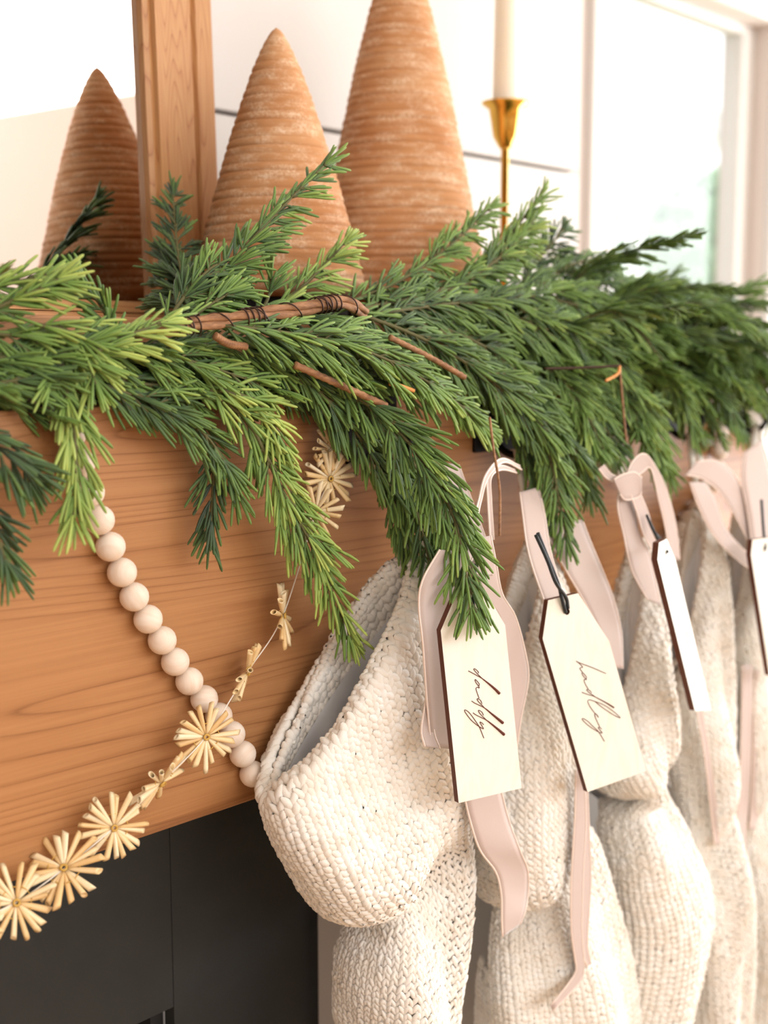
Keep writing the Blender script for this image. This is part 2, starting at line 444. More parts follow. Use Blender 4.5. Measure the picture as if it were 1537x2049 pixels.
house = empty('neighbour_house', tuple(at(1330, 300, 8.0) * (1, 1, 0) + (0, 0, -1.55)))
tag(house, 'cream house wall seen blurred through the window', 'house')
hp_ = at(1330, 300, 8.0)
obj('wall', box_mesh('wall', (-4.5, 0, 0), (5.5, .2, 3.5)), M['outdoor_white'], house)
obj('fascia', box_mesh('fascia', (-4.6, -.35, 4.28), (5.6, -.1, 4.52), .01), M['white_paint'], house)
obj('roof', box_mesh('roof', (-4.6, -.30, 4.52), (5.6, 1.2, 4.6), .01), M['outdoor_white'], house)
def shrub(label, c, r_, n_, seed):
    rg_ = np.random.default_rng(seed)
    e_ = empty('garden_shrub', (c[0], c[1], -1.55)); tag(e_, label, 'shrub', 'shrubs outside the window')
    V = []; Q = []
    for k in range(n_):
        d_ = unit(rg_.normal(0, 1, 3)); p = d_ * r_ * (.72 + .3 * rg_.random()) + np.array([0, 0, c[2] + 1.55])
        a_ = unit(rg_.normal(0, 1, 3)); b_ = unit(np.cross(a_, d_)); s_ = .05 + .04 * rg_.random()
        i = len(V); V += [p - a_ * s_, p + b_ * s_ * .5, p + a_ * s_, p - b_ * s_ * .5]; Q.append((i, i + 1, i + 2, i + 3))
    o = obj('foliage', fast_mesh('foliage', np.array(V), np.array(Q), False), M['hedge'], e_); o['kind'] = 'stuff'
    obj('core', ico('core', 1, 3, .04, seed), M['hedge'], e_, (0, 0, c[2] + 1.55)).scale = tuple(np.array(r_) * .72)
    obj('trunk', tube_mesh('trunk', [([(0, 0, 0), (0.02, 0, .5), (0, 0, max(.6, c[2] + 1.55))], [.06, .05, .03])], 8), M['vine'], e_)
shrub('large pale green shrub beyond the window glass', at(1415, 500, 4.6), np.array([.62, .5, .62]), 2600, 1)
shrub('small green shrub at the left edge of the window view', at(1175, 520, 4.6), np.array([.22, .3, .55]), 900, 2)

# ------------------------------------------------------------------ mantel
END = 0.885; LEFT = -0.55
mantel = empty('mantel_beam', (0, 0, -.28))
tag(mantel, 'honey pine box-beam mantel running behind the stockings and greenery', 'mantel')
def mpart(name, me, mat):
    o = obj(name, me, mat, mantel); o.location = (0, 0, .28); return o
mpart('front_board', box_mesh('front_board', (LEFT, 0, -.28), (END, .022, 0), .0016, 2), M['pine'])
mpart('top_board', box_mesh('top_board', (LEFT, .0225, -.022), (END, WALL_Y, -.001), .0012, 1), M['pine'])
mpart('bottom_board', box_mesh('bottom_board', (LEFT, .0225, -.2785), (END, WALL_Y, -.257), .0012, 1), M['pine'])
mpart('end_board', box_mesh('end_board', (END - .022, .0225, -.2565), (END - .0005, WALL_Y, -.0225), .0012, 1), M['pine'])
LEDGE = 0.056
mpart('ledge', box_mesh('ledge', (LEFT, .07, -.0005), (END - .03, WALL_Y, LEDGE), .0016, 2), M['pine'])

# fireplace below the mantel
SURY = 0.06
xo, zo = at(348, 2015, SURY)[0], at(348, 2015, SURY)[2]
xe = at(637, 1950, SURY)[0]
sur = struct('fireplace_surround', box_mesh('surround_backing', (LEFT, SURY + .012, zo), (xe + .02, SURY + .03, -.2805)), M['black'])
obj('panel', box_mesh('panel', (LEFT, SURY, zo), (xo - .0002, SURY + .012, -.2805), .0003, 1), M['black'], sur)
obj('panel', box_mesh('panel', (xo + .0003, SURY, FLOOR), (xe, SURY + .012, -.2805), .0003, 1), M['black'], sur)
obj('firebox', box_mesh('firebox', (LEFT, WALL_Y - .02, FLOOR), (xo, WALL_Y - .01, zo)), M['soot'], sur)
obj('firebox_cheek', box_mesh('firebox_cheek', (xo - .012, SURY + .013, FLOOR), (xo - .0005, WALL_Y - .0205, zo)), M['soot'], sur)
obj('firebox_top', box_mesh('firebox_top', (LEFT, SURY + .031, zo + .0005), (xo + .02, WALL_Y - .001, zo + .01)), M['soot'], sur)
pil = struct('trim_1', box_mesh('pilaster', (xe + .0005, SURY - .028, FLOOR), (END - .05, SURY + .03, -.2805), .002, 2), M['white_paint'])

# ------------------------------------------------------------------ mirror
LEAN = math.radians(1.7); TURN = math.radians(10)
MO = np.array([float(at(559, 574, .135)[0]), .230, LEDGE + .001])
mir = empty('leaning_mirror', tuple(MO))
tag(mir, 'tall wood-framed mirror leaning at the left end of the mantel', 'mirror')
mir.rotation_euler = (-LEAN, 0, TURN)
n_m = np.array([math.sin(TURN) * math.cos(LEAN), -math.cos(TURN) * math.cos(LEAN), math.sin(LEAN)])
e_x = np.array([math.cos(TURN), math.sin(TURN), 0.]); e_z = np.cross(n_m, e_x) * -1
if e_z[2] < 0: e_z = -e_z
def mloc(x, y):                              # pixel -> local x, z on the frame front plane
    p = on_plane(x, y, MO + n_m * .012, n_m) - MO
    return float(p @ e_x), float(p @ e_z)
xi = (mloc(322, 500)[0] + mloc(298, 60)[0]) / 2; xo_ = (mloc(432, 320)[0] + mloc(421, 20)[0]) / 2
rail = mloc(180, 598)[1]
FWD = xo_ - xi
def prof_bar(name, length, width, axis):
    """moulded frame bar: stepped profile across the width (from the glass outwards), extruded along the length"""
    pr = [(0, .010), (0, -.004), (.06, -.006), (.09, -.006), (.10, -.011), (.62, -.014), (.64, -.011), (.68, -.011), (.70, -.015), (.94, -.016), (1.0, -.013), (1.0, .012)]
    V, f = [], []
    for e in (0, length):
        for a_, y_ in pr:
            V.append((a_ * width, y_, e) if axis == 'z' else (e, y_, a_ * width))
    k = len(pr)
    for i in range(k):
        f.append((i, (i + 1) % k, k + (i + 1) % k, k + i))
    f.append(tuple(range(k))[::-1]); f.append(tuple(range(k, 2 * k)))
    me = pydata(name, V, f, False)
    return me
MH, MWD = .9, .50
st = obj('frame_stile', prof_bar('frame_stile', MH, FWD, 'z'), M['frame_wood'], mir); st.location = (xi, 0, 0)
st2 = obj('frame_stile', st.data, None, mir); st2.location = (xi - MWD, 0, MH); st2.rotation_euler = (0, math.pi, 0)
rl = obj('frame_rail', prof_bar('frame_rail', MWD, rail, 'x'), M['frame_wood_x'], mir); rl.location = (xi, 0, rail); rl.rotation_euler = (0, math.pi, 0)
rl2 = obj('frame_rail', prof_bar('frame_rail', MWD, FWD, 'x'), M['frame_wood_x'], mir); rl2.location = (xi - MWD, 0, MH - FWD)
obj('mirror_glass', box_mesh('mirror_glass', (xi - MWD, .002, rail), (xi + .001, .005, MH - FWD)), M['mirror'], mir)
obj('backing', box_mesh('backing', (xi - MWD, .0055, rail), (xi + .001, .011, MH - FWD)), M['frame_wood_x'], mir)

# ------------------------------------------------------------------ terracotta cone trees
def cone_tree(name, x, y, h, rad, rib, label, seed):
    n = 420; t = np.linspace(0, 1, n)
    FT = .018
    z = FT + .012 + t * (h - .012 - FT)
    base = rad * (1 - t) ** 0.72 + .0008 * t
    base = base * np.minimum(1, np.sqrt(np.clip(1 - ((t - .985) / .0155).clip(0) ** 2, 0.02, 1)))
    ribs = rad * .0065 * (np.abs(np.sin(z / rib * np.pi)) ** .7 * 2 - 1.2) * (1 + .5 * np.sin(z * 310 + seed)) * np.clip((1 - t) * 8, 0, 1)
    prof = [(rad * .78, FT), (rad * .93, FT + .002), (rad * .985, FT + .006)] + [(max(.0008, b_ + q), zz) for b_, q, zz in zip(base, ribs, z)]
    rg = np.random.default_rng(seed); ph = rg.uniform(0, 6.28, 4)
    wob = lambda zz, th: 1 + .006 * np.sin(th * 2 + ph[0] + zz * 30) + .004 * np.sin(th * 5 + ph[1] + zz * 90) + .0035 * np.sin(th * 9 + ph[2] - zz * 260)
    o = obj(name, lathe_mesh(name, prof, 112, wob), M['terracotta'], None, (x, y, LEDGE + .0005))
    tag(o, label, 'cone tree', 'terracotta cone trees')
    obj('foot', lathe_mesh('foot', [(rad * .80, 0), (rad * .80, FT + .001)], 48), M['soot'], o)
    return o
C1Y = .135
c1 = at(559, 574, C1Y); top1 = at(556, 58, C1Y)
r1_ = (at(742, 560, C1Y) - at(385, 560, C1Y)); r1_ = abs(np.dot(r1_, RV)) / 2
cone_tree('cone_tree', c1[0], C1Y, top1[2] - LEDGE, .0705, .0068, 'shorter ribbed terracotta cone tree in front of the mirror frame', 3)
C2Y = .165
c2 = at(805, 574, C2Y); top2 = at(765, -150, C2Y)
cone_tree('cone_tree', at(800, 540, C2Y)[0], C2Y, top2[2] - LEDGE, .083, .0072, 'taller terracotta cone tree with its tip out of frame', 8)

# ------------------------------------------------------------------ candlestick and candle
KY = .19
kb = at(1009, 500, KY); lip = at(1017, 207, KY)
kx = (at(1010, 350, KY))[0]
hz = lip[2] - LEDGE
ks = empty('brass_candlestick', (kx, KY, LEDGE + .0005))
tag(ks, 'slim brass candlestick with a bell cup beside the taller cone', 'candlestick')
pxm = np.dot(at(1060, 207, KY) - at(975, 207, KY), RV) / 85      # metres per pixel there
obj('base', lathe_mesh('base', [(.034, 0), (.035, .003), (.030, .006), (.012, .010), (.005, .018), (.0042, .02)], 40), M['brass'], ks)
obj('stem', lathe_mesh('stem', [(.0042, .0201), (.0042, hz - 82 * pxm), (.006, hz - 80 * pxm)], 20), M['brass'], ks)
p_ = pxm
obj('cup', lathe_mesh('cup', [(.006, hz - 80 * p_), (13 * p_, hz - 76 * p_), (22 * p_, hz - 60 * p_), (26 * p_, hz - 35 * p_), (30 * p_, hz - 12 * p_), (43 * p_, hz - 3 * p_), (43 * p_, hz), (28 * p_, hz - 4 * p_), (25 * p_, hz - 30 * p_)], 40), M['brass'], ks)
cd = obj('taper_candle', lathe_mesh('taper_candle', [(24 * p_, 0), (23.5 * p_, .02), (20 * p_, .16), (18 * p_, .26), (12 * p_, .272), (2 * p_, .276)], 32), M['wax'], None, (kx, KY, LEDGE + hz - 28 * p_))
tag(cd, 'ivory taper candle standing in the brass candlestick', 'candle')

# ------------------------------------------------------------------ stocking holders
HOOKS = [.300, .445, .585, .715, .848]
hold_lab = ['black iron stocking holder on the mantel edge above the nearest stocking',
            'black iron stocking holder above the stocking with the hadley tag',
            'black iron stocking holder above the middle stocking',
            'black iron stocking holder above the second-farthest stocking',
            'black iron stocking holder with an upturned hook at the far mantel end']
HOOK_TIP = []
for hx, lab in zip(HOOKS, hold_lab):
    e_ = empty('stocking_holder', (hx, 0, .0005)); tag(e_, lab, 'holder', 'stocking holders')
    obj('plate', box_mesh('plate', (-.026, -.0042, -.05), (.026, -.0004, .0025), .0008, 1), M['iron'], e_)
    obj('top_plate', box_mesh('top_plate', (-.026, -.0038, .0026), (.026, .040, .0056), .0008, 1), M['iron'], e_)
    hp = spline([(0, -.004, -.042), (0, -.014, -.050), (0, -.028, -.052), (0, -.038, -.044), (0, -.041, -.030), (0, -.039, -.022)], 22)
    obj('hook', tube_mesh('hook', [(hp, np.linspace(.0034, .0022, 22))], 8), M['iron'], e_)
    HOOK_TIP.append(np.array([hx, -.030, -.0515]))

# ------------------------------------------------------------------ stockings
def lobe_mesh(name, P, T, Nn, length, rad, k=6):
    """one plump yarn lobe per row of P: centre, axis T, surface normal Nn"""
    n = len(P); S = np.cross(Nn, T)
    prof = np.array([(-.56, .30), (-.30, .86), (.06, 1.0), (.36, .74), (.58, .22)])
    th = np.linspace(0, 2 * np.pi, k, endpoint=False)
    c, s = np.cos(th), np.sin(th)
    V = (P[:, None, None, :] + (prof[:, 0][None, :, None, None] * length[:, None, None, None]) * T[:, None, None, :]
         + (prof[:, 1][None, :, None, None] * rad[:, None, None, None]) * (c[None, None, :, None] * S[:, None, None, :] + .82 * s[None, None, :, None] * Nn[:, None, None, :]))
    m_ = len(prof)
    base = []
    for i in range(m_ - 1):
        for j in range(k):
            base.append((i * k + j, i * k + (j + 1) % k, (i + 1) * k + (j + 1) % k, (i + 1) * k + j))
    base = np.array(base)
    Q = (base[None] + (np.arange(n) * m_ * k)[:, None, None]).reshape(-1, 4)
    return fast_mesh(name, V.reshape(-1, 3), Q)

def stocking(rings, label, idx, k=6, folds=()):
    """rings: (Lx, Ly, Rx, Ry, yL, yR, T): left and right ends of each cross-section (photo pixels), their depth and half thickness"""
    Ls = np.array([at(r_[0], r_[1], r_[4]) for r_ in rings]); Rs = np.array([at(r_[2], r_[3], r_[5]) for r_ in rings])
    Ts = np.array([r_[6] for r_ in rings])
    nV = 220
    D = spline(np.hstack([Rs * .5 + Ls * .5, Ls, Rs, Ts[:, None]]), nV)
    Lc, Rc, T = D[:, 3:6], D[:, 6:9], D[:, 9]
    C = (Lc + Rc) / 2; A = (Rc - Lc) / 2
    out = unit(np.stack([A[:, 1], -A[:, 0], 0 * A[:, 0]], 1)); out[out[:, 1] > 0] *= -1
    nU = 180
    ph = np.linspace(0, 2 * np.pi, nU, endpoint=False)
    c = np.sign(np.cos(ph)) * np.abs(np.cos(ph)) ** .9; s = np.sign(np.sin(ph)) * np.abs(np.sin(ph)) ** .8
    S = C[:, None] + A[:, None] * c[None, :, None] + out[:, None] * (T[:, None] * s[None])[:, :, None]
    vv = np.linspace(0, 1, nV)[:, None]; uu = ph[None]
    rg = np.random.default_rng(idx + 20)
    d = np.zeros((nV, nU))
    for q in range(5):                       # soft random drape
        d += .0022 * np.sin(uu * rg.integers(2, 6) + vv * rg.uniform(4, 14) + rg.uniform(0, 6.28)) * np.clip(vv * 6, 0, 1)
    for (u0, v0, su, sv, amp, sl) in folds:  # modelled folds: angle, row, widths, height, slant
        du = (uu - u0 - sl * (vv - v0) + np.pi) % (2 * np.pi) - np.pi
        d += amp * np.exp(-(du / su) ** 2 - ((vv - v0) / sv) ** 2)
    gu = np.roll(S, -1, 1) - np.roll(S, 1, 1); gv = np.gradient(S, axis=0)
    Nn = unit(np.cross(gu, gv))
    if np.sum(Nn * (S - C[:, None])) < 0: Nn = -Nn
    S = S + Nn * d[:, :, None]
    S[:, :, 1] = np.minimum(S[:, :, 1], -.0088)
    for i in range(nV):                      # even spacing of the stitch columns round every row
        ring_ = np.vstack([S[i], S[i, :1]]); sl_ = np.concatenate([[0], np.cumsum(np.linalg.norm(np.diff(ring_, axis=0), axis=1))])
        uq = np.arange(nU) / nU * sl_[-1]
        S[i] = np.stack([np.interp(uq, sl_, ring_[:, c_]) for c_ in range(3)], 1)
    gu = np.roll(S, -1, 1) - np.roll(S, 1, 1); gv = np.gradient(S, axis=0)
    Nn = unit(np.cross(gu, gv))
    if np.sum(Nn * (S - C[:, None])) < 0: Nn = -Nn
    # hem turned to the inside: extra rows before row 0
    hem_n = 22; hem = .034
    inner = []
    rowlen = np.concatenate([[0], np.cumsum(np.linalg.norm(np.diff(S, axis=0), axis=2).mean(1))])
    def inside(depth, off):
        """ring of the body's own surface, depth metres below the rim, pulled inwards"""
        f_ = np.interp(depth, rowlen, np.arange(nV)); i0 = int(min(f_, nV - 2)); a_ = f_ - i0
        ring = S[i0] * (1 - a_) + S[i0 + 1] * a_
        return ring - unit(Nn[i0] * (1 - a_) + Nn[i0 + 1] * a_) * off
    axd = unit(S[4] - S[0]); rho = .0042
    for j in range(hem_n, 0, -1):
        a = j / hem_n
        if a <= .4:
            al = a / .4 * math.pi
            inner.append(S[0] - Nn[0] * rho * (1 - math.cos(al)) - axd * rho * math.sin(al))
        else:
            inner.append(inside(hem * (a - .4) / .6, 2 * rho))
    inner = np.array(inner)
    full = np.vstack([inner, S])
    e_ = empty('stocking', tuple(Rs[0]))
    tag(e_, label, 'stocking', 'cream knit stockings')
    inv = Matrix.Translation(Vector((-Rs[0]).tolist()))
    def put(name, me, mat, kind=None):
        me.transform(inv); o = obj(name, me, mat, e_)
        if kind: o['kind'] = kind
        return o
    nn = len(full)
    ii, jj = np.meshgrid(np.arange(nn - 1), np.arange(nU), indexing='ij')
    Q = np.stack([ii * nU + jj, ii * nU + (jj + 1) % nU, (ii + 1) * nU + (jj + 1) % nU, (ii + 1) * nU + jj], -1).reshape(-1, 4)
    gu = np.roll(full, -1, 1) - np.roll(full, 1, 1); gv = np.gradient(full, axis=0)
    NF = unit(np.cross(gu, gv))
    if np.sum(NF[hem_n + 5:] * (full[hem_n + 5:] - full[hem_n + 5:].mean(1)[:, None])) < 0: NF = -NF
    body = put('body', fast_mesh('stocking_body', full - NF * .0012 * 1.0, Q), M['wool_gap'])
    # stitches: columns round the leg, rows along it
    seg = np.linalg.norm(np.diff(full, axis=0), axis=2).mean(1); sv = np.concatenate([[0], np.cumsum(seg)])
    circ = np.linalg.norm(full - np.roll(full, -1, 1), axis=2)
    cu = np.cumsum(circ[hem_n + 60]); per = cu[-1]; cu = np.concatenate([[0], cu])
    SW, SH = .0078, .0057
    nc = int(per / SW); nr = int(sv[-1] / SH)
    rows = (np.arange(nr) + .5) / nr * sv[-1]
    cols = (np.arange(nc) + .5) / nc * per
    R_, C_ = np.meshgrid(rows, cols, indexing='ij')
    fi = np.interp(R_, sv, np.arange(nn)); fj = np.interp(C_, cu, np.arange(nU + 1))
    def samp(Arr, fi, fj):
        i0 = np.clip(fi.astype(int), 0, nn - 2); a = (fi - i0)[..., None]
        j0 = fj.astype(int) % nU; b_ = (fj - fj.astype(int))[..., None]; j1 = (j0 + 1) % nU
        return (Arr[i0, j0] * (1 - b_) + Arr[i0, j1] * b_) * (1 - a) + (Arr[i0 + 1, j0] * (1 - b_) + Arr[i0 + 1, j1] * b_) * a
    P0 = samp(full, fi, fj); N0 = unit(samp(NF, fi, fj))
    Tu = unit(samp(gu, fi, fj)); Tv = unit(samp(gv, fi, fj))
    lu = np.linalg.norm(samp(gu, fi, fj), axis=2) / 2 * (nU / nc)   # local column width
    lv = np.linalg.norm(samp(gv, fi, fj), axis=2) * (nn - 1) / sv[-1] * SH
    keep = ((N0[..., 1] < .55) | (R_ < .05)) & (P0[..., 2] > -.72)
    Ps, Tsx, Nx, Ln, Rd = [], [], [], [], []
    for sd in (-1, 1):
        jit = rg.normal(0, .0003, P0.shape)
        w_ = np.clip(lu, .0025, .013)
        P = P0 + Tu * (sd * .25 * w_)[..., None] + jit
        # a slight step of each column keeps neighbouring wales apart
        T_ = unit(-Tv * .82 + Tu * sd * .50 + N0 * .16 + rg.normal(0, .05, P0.shape))
        Ps.append(P[keep]); Tsx.append(T_[keep]); Nx.append(N0[keep])
        hh = np.clip(lv, .0035, .0075)
        Ln.append((hh * 1.5 * rg.uniform(.9, 1.12, P0.shape[:2]))[keep]); Rd.append((.5 * np.clip(w_ * .66, .0018, .0080) * rg.uniform(.88, 1.15, P0.shape[:2]) * np.where(R_ < .055, 1.3, 1.0))[keep])
    Ps, Tsx, Nx, Ln, Rd = map(np.concatenate, (Ps, Tsx, Nx, Ln, Rd))
    Nx = unit(Nx - Tsx * np.sum(Nx * Tsx, 1, keepdims=True))
    o = put('knit_stitches', lobe_mesh('knit_stitches', Ps, Tsx, Nx, Ln, Rd, k), M['wool'], 'stuff')
    # lining: a bag inside the opening
    lin = []
    for j in range(16):
        a = j / 15
        ring = inside(hem * .72 + .15 * a, .0125 + .004 * a + .0025 * np.sin(ph * 7 + a * 5 + idx)[:, None] * min(1, a * 4) + .0014 * np.sin(ph * 13 - a * 4)[:, None] * min(1, a * 3))
        lin.append(ring)
    lin = np.array(lin)
    lin[:, :, 1] = np.minimum(lin[:, :, 1], -.012)
    ii, jj = np.meshgrid(np.arange(15), np.arange(nU), indexing='ij')
    Q = np.stack([ii * nU + jj, ii * nU + (jj + 1) % nU, (ii + 1) * nU + (jj + 1) % nU, (ii + 1) * nU + jj], -1).reshape(-1, 4)
    me = fast_mesh('lining', lin.reshape(-1, 3), Q)
    put('lining', me, M['lining'])
    # hanging loop of two twisted cords
    h = HOOK_TIP[idx]; rr = S[4, int(np.argmax(S[0, :, 2]))]
    side = np.array([.008, 0, 0])
    lp = spline([rr - side, (rr + h) / 2 - side * 1.1, h - side * .5 + (0, 0, .001), h + (0, 0, .0042), h + side * .5 + (0, 0, .001), (rr + h) / 2 + side * 1.1, rr + side], 46)
    put('hanging_loop', tube_mesh('hanging_loop', [(lp, .0034 * (1 + .10 * np.sin(np.arange(46) * 2.1)))], 8), M['wool'])
    return e_

S1 = [(545, 1580, 815, 1120, -.038, -.046, .025), (532, 1615, 845, 1140, -.042, -.052, .030), (556, 1700, 885, 1270, -.044, -.056, .034),
      (604, 1785, 892, 1420, -.048, -.060, .038), (660, 1842, 892, 1555, -.048, -.060, .038), (722, 1838, 892, 1640, -.038, -.052, .028),
      (712, 1890, 890, 1730, -.040, -.052, .034), (702, 1960, 885, 1850, -.046, -.054, .040), (706, 2040, 885, 1980, -.048, -.056, .042),
      (720, 2140, 885, 2110, -.048, -.056, .042), (700, 2290, 880, 2280, -.048, -.056, .040), (640, 2400, 850, 2450, -.048, -.056, .036), (640, 2480, 760, 2540, -.048, -.056, .016)]
S2 = [(985, 1400, 1080, 1085, -.034, -.046, .022), (975, 1450, 1105, 1140, -.040, -.056, .030), (968, 1560, 1135, 1290, -.046, -.062, .038),
      (960, 1690, 1142, 1440, -.048, -.064, .041), (972, 1800, 1140, 1590, -.046, -.060, .038), (1000, 1810, 1172, 1660, -.040, -.054, .032),
      (995, 1890, 1195, 1770, -.044, -.056, .038), (990, 2010, 1222, 1920, -.048, -.058, .045), (995, 2150, 1242, 2080, -.048, -.058, .046),
      (1000, 2300, 1235, 2280, -.048, -.056, .042), (970, 2430, 1210, 2470, -.046, -.056, .036), (970, 2520, 1110, 2570, -.046, -.056, .014)]
S3 = [(1200, 1480, 1285, 1090, -.036, -.048, .021), (1195, 1530, 1305, 1150, -.042, -.056, .029), (1215, 1580, 1312, 1300, -.048, -.064, .036),
      (1258, 1590, 1332, 1440, -.052, -.070, .040), (1212, 1640, 1302, 1540, -.044, -.054, .028), (1208, 1740, 1345, 1640, -.050, -.068, .040),
      (1205, 1850, 1384, 1770, -.052, -.072, .046), (1195, 1980, 1364, 1900, -.052, -.066, .044), (1185, 2100, 1328, 2060, -.050, -.060, .042),
      (1180, 2240, 1310, 2220, -.048, -.056, .040), (1160, 2360, 1290, 2400, -.046, -.056, .034), (1160, 2440, 1250, 2480, -.046, -.056, .014)]
S4 = [(1345, 1330, 1405, 1020, -.034, -.046, .020), (1335, 1400, 1428, 1090, -.040, -.054, .029), (1345, 1520, 1440, 1280, -.046, -.060, .036),
      (1356, 1640, 1445, 1430, -.048, -.062, .038), (1345, 1730, 1435, 1560, -.044, -.056, .032), (1355, 1850, 1455, 1740, -.050, -.064, .042),
      (1355, 2000, 1460, 1940, -.050, -.064, .042), (1345, 2140, 1450, 2110, -.048, -.058, .041), (1325, 2280, 1440, 2310, -.046, -.056, .034), (1325, 2360, 1400, 2390, -.046, -.056, .012)]
S5 = [(1445, 1290, 1495, 1000, -.034, -.046, .020), (1440, 1350, 1512, 1070, -.040, -.054, .028), (1446, 1470, 1524, 1260, -.046, -.058, .034),
      (1452, 1590, 1528, 1410, -.048, -.060, .036), (1442, 1680, 1520, 1540, -.044, -.056, .030), (1452, 1790, 1532, 1700, -.050, -.062, .038),
      (1452, 1940, 1536, 1890, -.050, -.062, .038), (1444, 2080, 1530, 2060, -.048, -.058, .037), (1425, 2210, 1520, 2240, -.046, -.056, .030), (1425, 2280, 1490, 2300, -.046, -.056, .012)]
HP = math.pi / 2
F1 = [(HP + .9, .12, .35, .14, .012, -2.0), (HP - .1, .17, .28, .12, -.010, -2.5), (HP + .2, .30, .35, .06, .010, 0), (HP - .9, .45, .25, .2, .007, 1)]
F2 = [(HP + .6, .15, .35, .12, .010, -2.0), (HP - .3, .2, .28, .12, -.009, -2.0), (HP + .3, .32, .4, .05, .010, 0), (HP, .6, .3, .2, .006, 1)]
s_lab = ['nearest cream chunky-knit stocking with open cuff and white lining, daddy tag beside it',
         'cream chunky-knit stocking hanging behind the hadley tag, second from the left',
         'middle cream knit stocking bulging out to the right under the edge-on tag',
         'blurred cream knit stocking hung by two white cords, second from the far end',
         'farthest cream knit stocking at the right end of the mantel']
for i, (rg_, fl, kk) in enumerate(zip((S1, S2, S3, S4, S5), (F1, F2, F2, F2, F2), (7, 6, 5, 4, 4))):
    stocking(rg_, s_lab[i], i, kk, fl)

# ------------------------------------------------------------------ velvet ribbons
def ribbon_strip(parent, name, st, inv, n=40, th=.0007, edge=True):
    """st: stations (Lx, Ly, Rx, Ry, YL, YR)"""
    A = np.array([np.concatenate([at(q[0], q[1], q[4]), at(q[2], q[3], q[5])]) for q in st])
    D = spline(A, n); Lp, Rp = D[:, :3], D[:, 3:]
    m_ = 7; V = []
    T = unit(np.gradient((Lp + Rp) / 2, axis=0)); Wd = unit(Rp - Lp); Nn = unit(np.cross(T, Wd))
    for side in (1, -1):
        for k in range(m_):
            a = k / (m_ - 1)
            V.append(Lp * (1 - a) + Rp * a + Nn * (side * th * .5))
    V = np.array(V)                      # (2m, n, 3)
    loop = list(range(m_)) + list(range(2 * m_ - 1, m_ - 1, -1)); kk = len(loop)
    f = []
    for i in range(n - 1):
        for j in range(kk):
            a, b_ = loop[j], loop[(j + 1) % kk]
            f.append((a * n + i, b_ * n + i, b_ * n + i + 1, a * n + i + 1))
    f.append(tuple(a * n for a in loop)[::-1]); f.append(tuple(a * n + n - 1 for a in loop))
    me = pydata(name, V.reshape(-1, 3), f); me.transform(inv)
    o = obj(name, me, M['velvet'], parent)
    if edge:
        me = tube_mesh('edge', [(Lp, .00075)], 6); me.transform(inv); obj('edge', me, M['satin'], o)
        me = tube_mesh('edge', [(Rp, .00075)], 6); me.transform(inv); obj('edge', me, M['satin'], o)
    return o

def ribbon(label, pieces, origin):
    e_ = empty('velvet_ribbon', tuple(origin)); tag(e_, label, 'ribbon', 'blush velvet ribbons')
    inv = Matrix.Translation(Vector((-np.array(origin)).tolist()))
    for nm, Y, st in pieces:
        st2_ = []
        for k, q in enumerate(st):
            y_ = Y[0] + (Y[1] - Y[0]) * k / (len(st) - 1)
            st2_.append(tuple(q[:4]) + (y_ + (q[4] if len(q) > 4 else 0), y_ + (q[5] if len(q) > 5 else 0)))
        ribbon_strip(e_, nm, st2_, inv)
    return e_

ribbon('blush velvet ribbon behind the daddy tag, one tail below it',
       [('loop', (-.050, -.108), [(872, 925, 918, 930), (892, 985, 940, 990), (912, 1040, 962, 1050), (925, 1100, 978, 1100), (935, 1150, 985, 1150)]),
        ('loop', (-.108, -.104), [(880, 1100, 950, 1105), (846, 1160, 925, 1165), (838, 1210, 902, 1220, 0, .004), (846, 1290, 900, 1290, -.003, 0), (853, 1390, 906, 1385), (862, 1495, 914, 1500)]),
        ('loop', (-.100, -.106), [(856, 1330, 862, 1330), (852, 1400, 866, 1400), (843, 1460, 868, 1462), (850, 1494, 880, 1498)]),
        ('loop', (-.108, -.100), [(952, 1078, 982, 1072), (952, 1130, 993, 1128), (965, 1185, 1005, 1188), (998, 1235, 1032, 1235), (1010, 1305, 1052, 1310), (1014, 1370, 1057, 1360), (1018, 1440, 1042, 1440), (1018, 1510, 1032, 1510)]),
        ('tail', (-.104, -.102), [(926, 1580, 1000, 1570), (940, 1640, 1018, 1640), (960, 1700, 1040, 1700, 0, -.004), (992, 1745, 1056, 1742), (1003, 1790, 1056, 1790, 0, .004), (1004, 1840, 1050, 1825), (1006, 1874, 1040, 1850)]),
        ('strand', (-.06, -.10), [(1040, 932, 1044, 940), (1003, 918, 1008, 925), (972, 950, 977, 955), (958, 1000, 963, 1000), (950, 1030, 956, 1032)]),
        ('strand', (-.06, -.095), [(1030, 940, 1034, 946), (1000, 932, 1004, 940), (976, 955, 983, 955), (976, 1000, 983, 1000), (981, 1080, 988, 1080)])],
       at(930, 1120, -.10))
